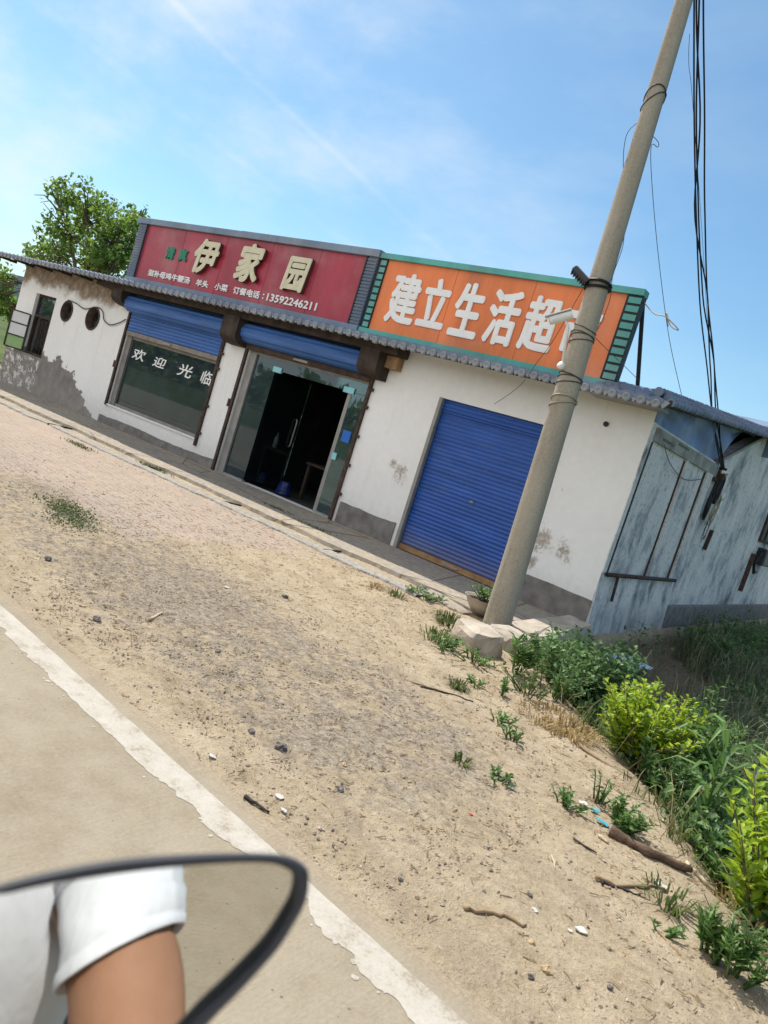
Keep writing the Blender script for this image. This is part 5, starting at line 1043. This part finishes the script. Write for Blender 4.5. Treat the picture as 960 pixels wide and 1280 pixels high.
b = MB(); b.add(ringpts(18, .002), [tuple(range(n))]); P(b, 'mirror_glass', k.m, parent=mir)
back = onM(170, 1260, -.04); HB = Vector((-.24, -9.70, 1.04))
b = MB(); b.tube([back, back-MN*.03+Vector((0, 0, -.05)), Vector((back.x-.03, back.y, 1.2)), HB], .008, 10); P(b, 'stem', M['darkgrey'], parent=mir, smooth=True)
white_body = simple('scooter_paint', (.30, .05, .05), .3, .08, 4, 0)
b = MB(); b.tube([HB+Vector((.06, .02, 0)), HB, Vector((-.26, RY, 1.02)), Vector((-.24, 2*RY-HB.y, 1.04)), Vector((-.18, 2*RY-HB.y-.02, 1.04))], .014, 10); P(b, 'handlebar', M['darkgrey'], parent=scoot, smooth=True)
for s in (1, -1): b = MB(); y = RY+s*.24; b.tube([(-.225, y, 1.04), (-.20, y+s*.07, 1.04)], .019, 12); P(b, 'grip', M['black'], parent=scoot, smooth=True)
b = MB(); b.tube([(-.26, RY, 1.02), (-.42, RY, .75), (-.56, RY, .45)], .03, 12); b.tube([(-.56, RY-.07, .48), (-.68, RY-.07, .22)], .018, 8); b.tube([(-.56, RY+.07, .48), (-.68, RY+.07, .22)], .018, 8); b.box(-.58, -.53, RY-.09, RY+.09, .44, .49); P(b, 'fork', M['darkgrey'], parent=scoot)
b = MB(); b.prism([(-.30, RY-.17, .98), (-.44, RY-.2, .72), (-.40, RY-.17, .32), (-.36, RY-.17, .32), (-.40, RY-.2, .72), (-.26, RY-.17, .98)], (0, .36, 0)); P(b, 'leg_shield', white_body, parent=scoot, bevel=.015)
b = MB(); b.box(-.38, .12, RY-.14, RY+.14, .26, .33); P(b, 'footboard', M['black'], parent=scoot, bevel=.015)
b = MB(); b.prism([(.10, RY-.14, .28), (.10, RY-.14, .70), (.75, RY-.14, .74), (.80, RY-.14, .55), (.45, RY-.14, .32)], (0, .28, 0)); P(b, 'body', white_body, parent=scoot, bevel=.03)
b = MB(); b.box(.08, .74, RY-.15, RY+.15, .745, .83); P(b, 'seat', M['black'], parent=scoot, bevel=.03)
for x in (-.68, .56):
    b = MB(); b.lathe((x, RY, .22), [(.15, -.045), (.20, -.045), (.22, -.02), (.22, .02), (.20, .045), (.15, .045)], 28, 'y'); wh = P(b, 'wheel', M['black'], parent=scoot, smooth=True)
    b = MB(); b.lathe((x, RY, .22), [(.02, -.05), (.05, -.03), (.15, -.03), (.15, .03), (.05, .03), (.02, .05)], 20, 'y', True); P(b, 'rim', M['alu'], parent=wh)
b = MB(); b.lathe((-.42, RY, .86), [(.0, -.05), (.055, -.04), (.06, .0)], 18, 'x'); P(b, 'headlight', M['camwhite'], parent=scoot, smooth=True)

def skin(name, chain, edges, m, parent, lev=2):
    me = bpy.data.meshes.new(name); me.from_pydata([c[0] for c in chain], edges, []); o = bpy.data.objects.new(name, me); COL.objects.link(o)
    md = o.modifiers.new('skin', 'SKIN'); md.use_smooth_shade = True
    if not me.skin_vertices: me.attributes.new('skin', 'FLOAT', 'POINT')
    for i, c in enumerate(chain): r_ = c[1]; me.skin_vertices[0].data[i].radius = r_ if isinstance(r_, tuple) else (r_, r_)
    me.skin_vertices[0].data[0].use_root = True
    sb = o.modifiers.new('sub', 'SUBSURF'); sb.levels = lev; sb.render_levels = lev; me.materials.append(m)
    if parent: o.parent = parent; o.matrix_parent_inverse = parent.matrix_world.inverted()
    return o
def mp(x, y, dist):
    d = ray(x, y); H = onM(x, y); r_ = d-2*d.dot(MN)*MN; return H+r_*(dist-(H-CAM).length)
SH = mp(158, 1078, .97); EL = mp(160, 1420, .93)           # right shoulder and elbow, as the mirror shows them
rider = thing('person', 'person in white short-sleeved shirt reflected in the side mirror', 'person', (.30, RY, 0))
def kskin():
    k = NT('skin_tone'); c = k.ramp(k.noise(9, 4), [(.3, (.32, .17, .105)), (.7, (.41, .225, .145))])
    return k.done(c, .62, k.bump(k.noise(160, 4), .0012, .5), .2, **{'Subsurface Weight': .1, 'Subsurface Radius': (.012, .005, .003)})
skn = kskin(); hp = Vector((.34, RY, .90)); nk = Vector((SH.x+.06, RY, SH.z+.08)); LS = Vector((SH.x+.05, 2*RY-SH.y-.03, SH.z))
HBr = Vector((-.215, RY+.27, 1.055)); LE = Vector((LS.x-.04, LS.y-.05, LS.z-.28)); LH = Vector((-.215, RY-.27, 1.055))
ch = [(hp, .09), (hp.lerp(nk, .45), .085), (hp.lerp(nk, .72), .06), (nk, .055), (nk+Vector((.0, 0, .09)), .052), (nk+Vector((-.015, 0, .19)), (.082, .10)), (nk+Vector((-.01, 0, .28)), (.07, .085)),
      (SH.lerp(nk, .35)+Vector((0, 0, -.02)), .030), (SH.lerp(EL, .36), .062), (SH.lerp(EL, .65), .059), (EL, .047), (EL.lerp(HBr, .55), .036), (HBr+Vector((.05, .0, .01)), .026),
      (LS.lerp(nk, .18), .050), (LS.lerp(LE, .3), .050), (LE, .041), (LE.lerp(LH, .6), .035), (LH, .027),
      (hp+Vector((-.06, .10, -.03)), .085), (Vector((-.06, RY+.14, .80)), .062), (Vector((-.08, RY+.11, .40)), .038), (Vector((-.20, RY+.11, .36)), .034),
      (hp+Vector((-.06, -.10, -.03)), .085), (Vector((-.06, RY-.14, .80)), .062), (Vector((-.08, RY-.11, .40)), .038), (Vector((-.20, RY-.11, .36)), .034)]
ed = [(0, 1), (1, 2), (2, 3), (3, 4), (4, 5), (5, 6), (2, 7), (7, 8), (8, 9), (9, 10), (10, 11), (11, 12), (2, 13), (13, 14), (14, 15), (15, 16), (16, 17), (0, 18), (18, 19), (19, 20), (20, 21), (0, 22), (22, 23), (23, 24), (24, 25)]
skin('body', ch, ed, skn, rider)
for H, inw, cl in ((HBr, -1, Vector((-1, 0, -.15))), (LH, -1, Vector((-1, 0, -.15)))):   # palm and five fingers each
    ax_ = cl.normalized(); across = Vector((0, 1, 0)) if inw < 0 else Vector((0, .9, .1)).normalized(); dn = ax_.cross(across).normalized(); dn = dn if dn.z < 0 or inw > 0 else -dn
    base = H+(Vector((.05, 0, .01)) if inw < 0 else Vector((0, 0, 0))); c2 = [(base, .024), (base+ax_*.05, (.030, .02))]; e2 = [(0, 1)]
    for f in range(4):
        q = base+ax_*.075+across*(f-1.5)*.019; ln = (.07, .08, .075, .058)[f]; i0 = len(c2); c2 += [(q, .0095), (q+ax_*ln*.4+dn*.012, .009), (q+ax_*ln*.55+dn*ln*.5, .0082), (q+ax_*ln*.25+dn*ln*.75, .007)]; e2 += [(1, i0), (i0, i0+1), (i0+1, i0+2), (i0+2, i0+3)]
    i0 = len(c2); q = base+ax_*.03-across*.032*(1 if inw < 0 else -1); c2 += [(q, .011), (q+ax_*.03+dn*.02, .0095), (q+ax_*.05+dn*.035, .008)]; e2 += [(0, i0), (i0, i0+1), (i0+1, i0+2)]
    skin('hand', c2, e2, skn, rider, 1)
kc = NT('white_cotton'); kf = kc.noise(14, 4); cott = kc.done(kc.ramp(kf, [(.3, (.66, .68, .74)), (.7, (.72, .74, .79))]), .85, kc.bump(kc.noise(5, 4, .5, kc.pos((3, 3, 1))), .02, .5), .2)
slv = SH.lerp(EL, .36)
b = MB()
def loop(c, ax_, ra, rb_, n=26, jig=.0): 
    ax_ = ax_.normalized(); u = ax_.cross(Vector((1, 0, 0))).normalized(); w = ax_.cross(u)
    return [c+u*ra*math.cos(2*math.pi*i/n)*(1+jig*math.sin(3*i))+w*rb_*math.sin(2*math.pi*i/n)*(1+jig*math.sin(3*i)) for i in range(n)]
adir = EL-SH; lo_ = []; mright = (mp(230, 1180, .95)-mp(90, 1180, .95)).normalized()
for t, ra, j in ((-.16, .055, 0), (-.08, .063, .015), (.0, .0655, .03), (.06, .063, .05), (.11, .065, .03), (.16, .062, .05), (.21, .064, .03), (.26, .0625, .03), (.315, .0625, .025), (.325, .061, .02), (.337, .063, .02), (.378, .0625, .02), (.385, .061, .02), (.34, .057, .01)):
    c0 = SH+adir*t-mright*.004; lo_.append([p-adir*(.085*max(0, t)/.33*((p-c0).dot(mright)/.07))+(p-c0)*.06*(float(vn(q_*.45, t*14+3))-.5)*2 for q_, p in enumerate(loop(c0, adir, ra, ra, jig=j*.5))])
b.add([p for l in lo_ for p in l], [(i*26+j, i*26+(j+1) % 26, (i+1)*26+(j+1) % 26, (i+1)*26+j) for i in range(len(lo_)-1) for j in range(26)])
tor = skin('shirt', [(hp+Vector((0, 0, .02)), (.19, .17)), (hp.lerp(nk, .45), (.18, .17)), (hp.lerp(nk, .78), (.18, .16)), (hp.lerp(nk, .97), .10), (SH.lerp(nk, .12), .085), (LS.lerp(nk, .12), .085), (LS.lerp(LE, .36), .075), (SH+(EL-SH)*.10-(mp(230, 1180, .95)-mp(90, 1180, .95)).normalized()*.012, .075)], [(0, 1), (1, 2), (2, 3), (2, 4), (2, 5), (5, 6), (4, 7)], cott, rider)
P(b, 'sleeve', cott, parent=tor, smooth=True)
b = MB(); b.lathe(nk+Vector((-.005, 0, .245)), [(.092, -.06), (.098, .0), (.085, .05), (.05, .08), (.001, .09)], 20); P(b, 'hair', M['black'], parent=rider, smooth=True)
b = MB(); fc = nk+Vector((-.10, 0, .17)); b.add([fc+Vector((.02, -.012, .03)), fc+Vector((.02, .012, .03)), fc+Vector((-.02, .0, -.012)), fc+Vector((.02, .015, -.018)), fc+Vector((.02, -.015, -.018))], [(0, 1, 2), (1, 3, 2), (3, 4, 2), (4, 0, 2)]); P(b, 'nose', skn, parent=rider)
for s in (1, -1):
    b = MB(); b.lathe(nk+Vector((-.088, s*.034, .20)), [(.0, -.008), (.012, -.004), (.014, .006)], 10, 'x'); P(b, 'eye', M['black'], parent=rider)
    b = MB(); b.lathe(nk+Vector((.0, s*.082, .185)), [(.0, -.012), (.022, -.008), (.026, .0), (.02, .01), (.0, .012)], 12, 'y'); P(b, 'ear', skn, parent=rider, smooth=True)
b = MB(); b.box(fc.x+.005, fc.x+.02, fc.y-.024, fc.y+.024, fc.z-.048, fc.z-.04); P(b, 'mouth', simple('lips', (.30, .10, .08), .5, .1, 5, 0), parent=rider)
skin('trousers', [(hp+Vector((0, 0, -.01)), (.165, .12)), (hp+Vector((-.07, .105, -.03)), .10), (Vector((-.06, RY+.14, .80)), .078), (Vector((-.08, RY+.11, .42)), .055), (hp+Vector((-.07, -.105, -.03)), .10), (Vector((-.06, RY-.14, .80)), .078), (Vector((-.08, RY-.11, .42)), .055)], [(0, 1), (1, 2), (2, 3), (0, 4), (4, 5), (5, 6)], simple('dark_trousers', (.03, .032, .04), .9, .2, 8, 0), rider)

# ------------------------------------------------------------------ light and sky
S = Vector((-.62, .20, 1)).normalized(); el = math.asin(S.z)
sun = bpy.data.lights.new('sun', 'SUN'); sun.energy = 4.3; sun.angle = R(.53); sun.color = (1, .95, .87)
so = bpy.data.objects.new('sun', sun); COL.objects.link(so); so.rotation_euler = S.to_track_quat('Z', 'Y').to_euler()
w = bpy.data.worlds.new("World"); sc.world = w; w.use_nodes = True; nt = w.node_tree; nt.nodes.clear()
def wn(t, inp=None, **kw):
    d = nt.nodes.new(t)
    for a, v in kw.items(): setattr(d, a, v)
    for a, v in (inp or {}).items():
        if isinstance(v, bpy.types.NodeSocket): nt.links.new(v, d.inputs[a])
        else: d.inputs[a].default_value = v
    return d
sky = wn('ShaderNodeTexSky', sky_type='NISHITA', sun_disc=False, sun_elevation=el, sun_rotation=math.atan2(S.x, S.y), air_density=1.0, dust_density=.9, ozone_density=1.6, altitude=50)
tc = wn('ShaderNodeTexCoord').outputs['Generated']
def wm(op, a, b=0.0, clamp=False): return wn('ShaderNodeMath', {0: a, 1: b}, operation=op, use_clamp=clamp).outputs[0]
def smr(v, a, b, hi=1.0): return wn('ShaderNodeMapRange', {'Value': v, 'From Min': a, 'From Max': b, 'To Min': 0.0, 'To Max': hi}, interpolation_type='SMOOTHSTEP').outputs[0]
cz = wn('ShaderNodeSeparateXYZ', {0: tc}).outputs
cirr = wn('ShaderNodeTexNoise', {'Vector': wn('ShaderNodeMapping', {'Vector': tc, 'Rotation': (0, 0, .5), 'Scale': (1.2, 3.4, 5.0)}).outputs[0], 'Scale': 1.6, 'Detail': 6, 'Roughness': .6}).outputs[0]
west = smr(cz[0], -.25, -.95)
cl = wm('MULTIPLY', smr(cirr, .38, .78), wm('ADD', wm('MULTIPLY', west, .66), .12))
tot = cl
for nrm, lo, hi, k_ in (((-.4475, -.0763, -.8910), .002, .0065, .17), ((-.3584, -.0744, -.9306), .002, .007, .12)):   # two thin contrails across the sky
    dd = wn('ShaderNodeVectorMath', {0: tc, 1: nrm}, operation='DOT_PRODUCT').outputs['Value']
    wob = wm('ADD', dd, wm('MULTIPLY', wm('SUBTRACT', cirr, .5), .012))
    ln = wm('SUBTRACT', 1.0, smr(wm('ABSOLUTE', wob), lo*.2, hi)); ln = wm('MULTIPLY', ln, wm('MULTIPLY', smr(cirr, .3, .6), k_)); ln = wm('MULTIPLY', ln, smr(cz[0], -.45, -.75)); tot = wm('ADD', tot, ln, True)
mx = nt.nodes.new('ShaderNodeMix'); mx.data_type = 'RGBA'; nt.links.new(tot, mx.inputs[0]); tint = nt.nodes.new('ShaderNodeMix'); tint.data_type = 'RGBA'; tint.blend_type = 'MULTIPLY'; tint.inputs[0].default_value = 1; tint.inputs[7].default_value = (.70, .925, .965, 1); nt.links.new(sky.outputs[0], tint.inputs[6]); nt.links.new(tint.outputs[2], mx.inputs[6]); mx.inputs[7].default_value = (5.6, 6.1, 6.5, 1)
bank = wm('MULTIPLY', smr(wm('ADD', wm('MULTIPLY', cz[1], -1.0), wm('MULTIPLY', cz[0], -.35)), .1, .6), smr(wm('ADD', cirr, wm('MULTIPLY', smr(cz[2], .9, .1), .12)), .32, .5))   # unseen bright cloud added behind the camera to fill the shaded front
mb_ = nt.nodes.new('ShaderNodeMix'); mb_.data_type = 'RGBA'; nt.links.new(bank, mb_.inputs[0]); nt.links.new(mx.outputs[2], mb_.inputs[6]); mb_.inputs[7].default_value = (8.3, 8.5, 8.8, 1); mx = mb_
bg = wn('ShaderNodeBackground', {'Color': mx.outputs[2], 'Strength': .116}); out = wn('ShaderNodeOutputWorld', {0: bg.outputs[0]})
vs = sc.view_settings; vs.view_transform = 'Standard'; vs.look = 'None'; vs.exposure = .44; vs.gamma = 1; vs.use_curve_mapping = False
sc.cycles.max_bounces = 8; sc.cycles.transparent_max_bounces = 16; sc.cycles.use_denoising = True; sc.cycles.caustics_reflective = False; sc.cycles.caustics_refractive = False

GR = {'weed': 'weeds growing on the sand and the bank', 'stone': 'stones lying on the dirt verge', 'stick': 'sticks and twigs lying on the sand', 'rod': 'dark rods lying along the paving', 'paper_scrap': 'paper litter on the dirt verge', 'plastic_scrap': 'plastic litter on the sand', 'grass_tuft': 'grass tufts on the verge', 'thin_wire': 'thin wires about the pole and walls', 'bush': 'dark bushes by the side wall', 'shrub': 'yellow-green shrubs on the bank', 'reed': 'reeds on the bank', 'concrete_block': 'rubble at the pole foot', 'paving_slab': 'broken slabs by the pavement', 'cable_coil': 'coils on the side wall', 'wire_coil': 'coils on the side wall', 'food_warmer': 'containers in the shop window'}
for o in list(COL.objects):
    if o.parent is None and 'label' in o and 'group' not in o:
        g = GR.get(o.name.split('.')[0])
        if g: o['group'] = g
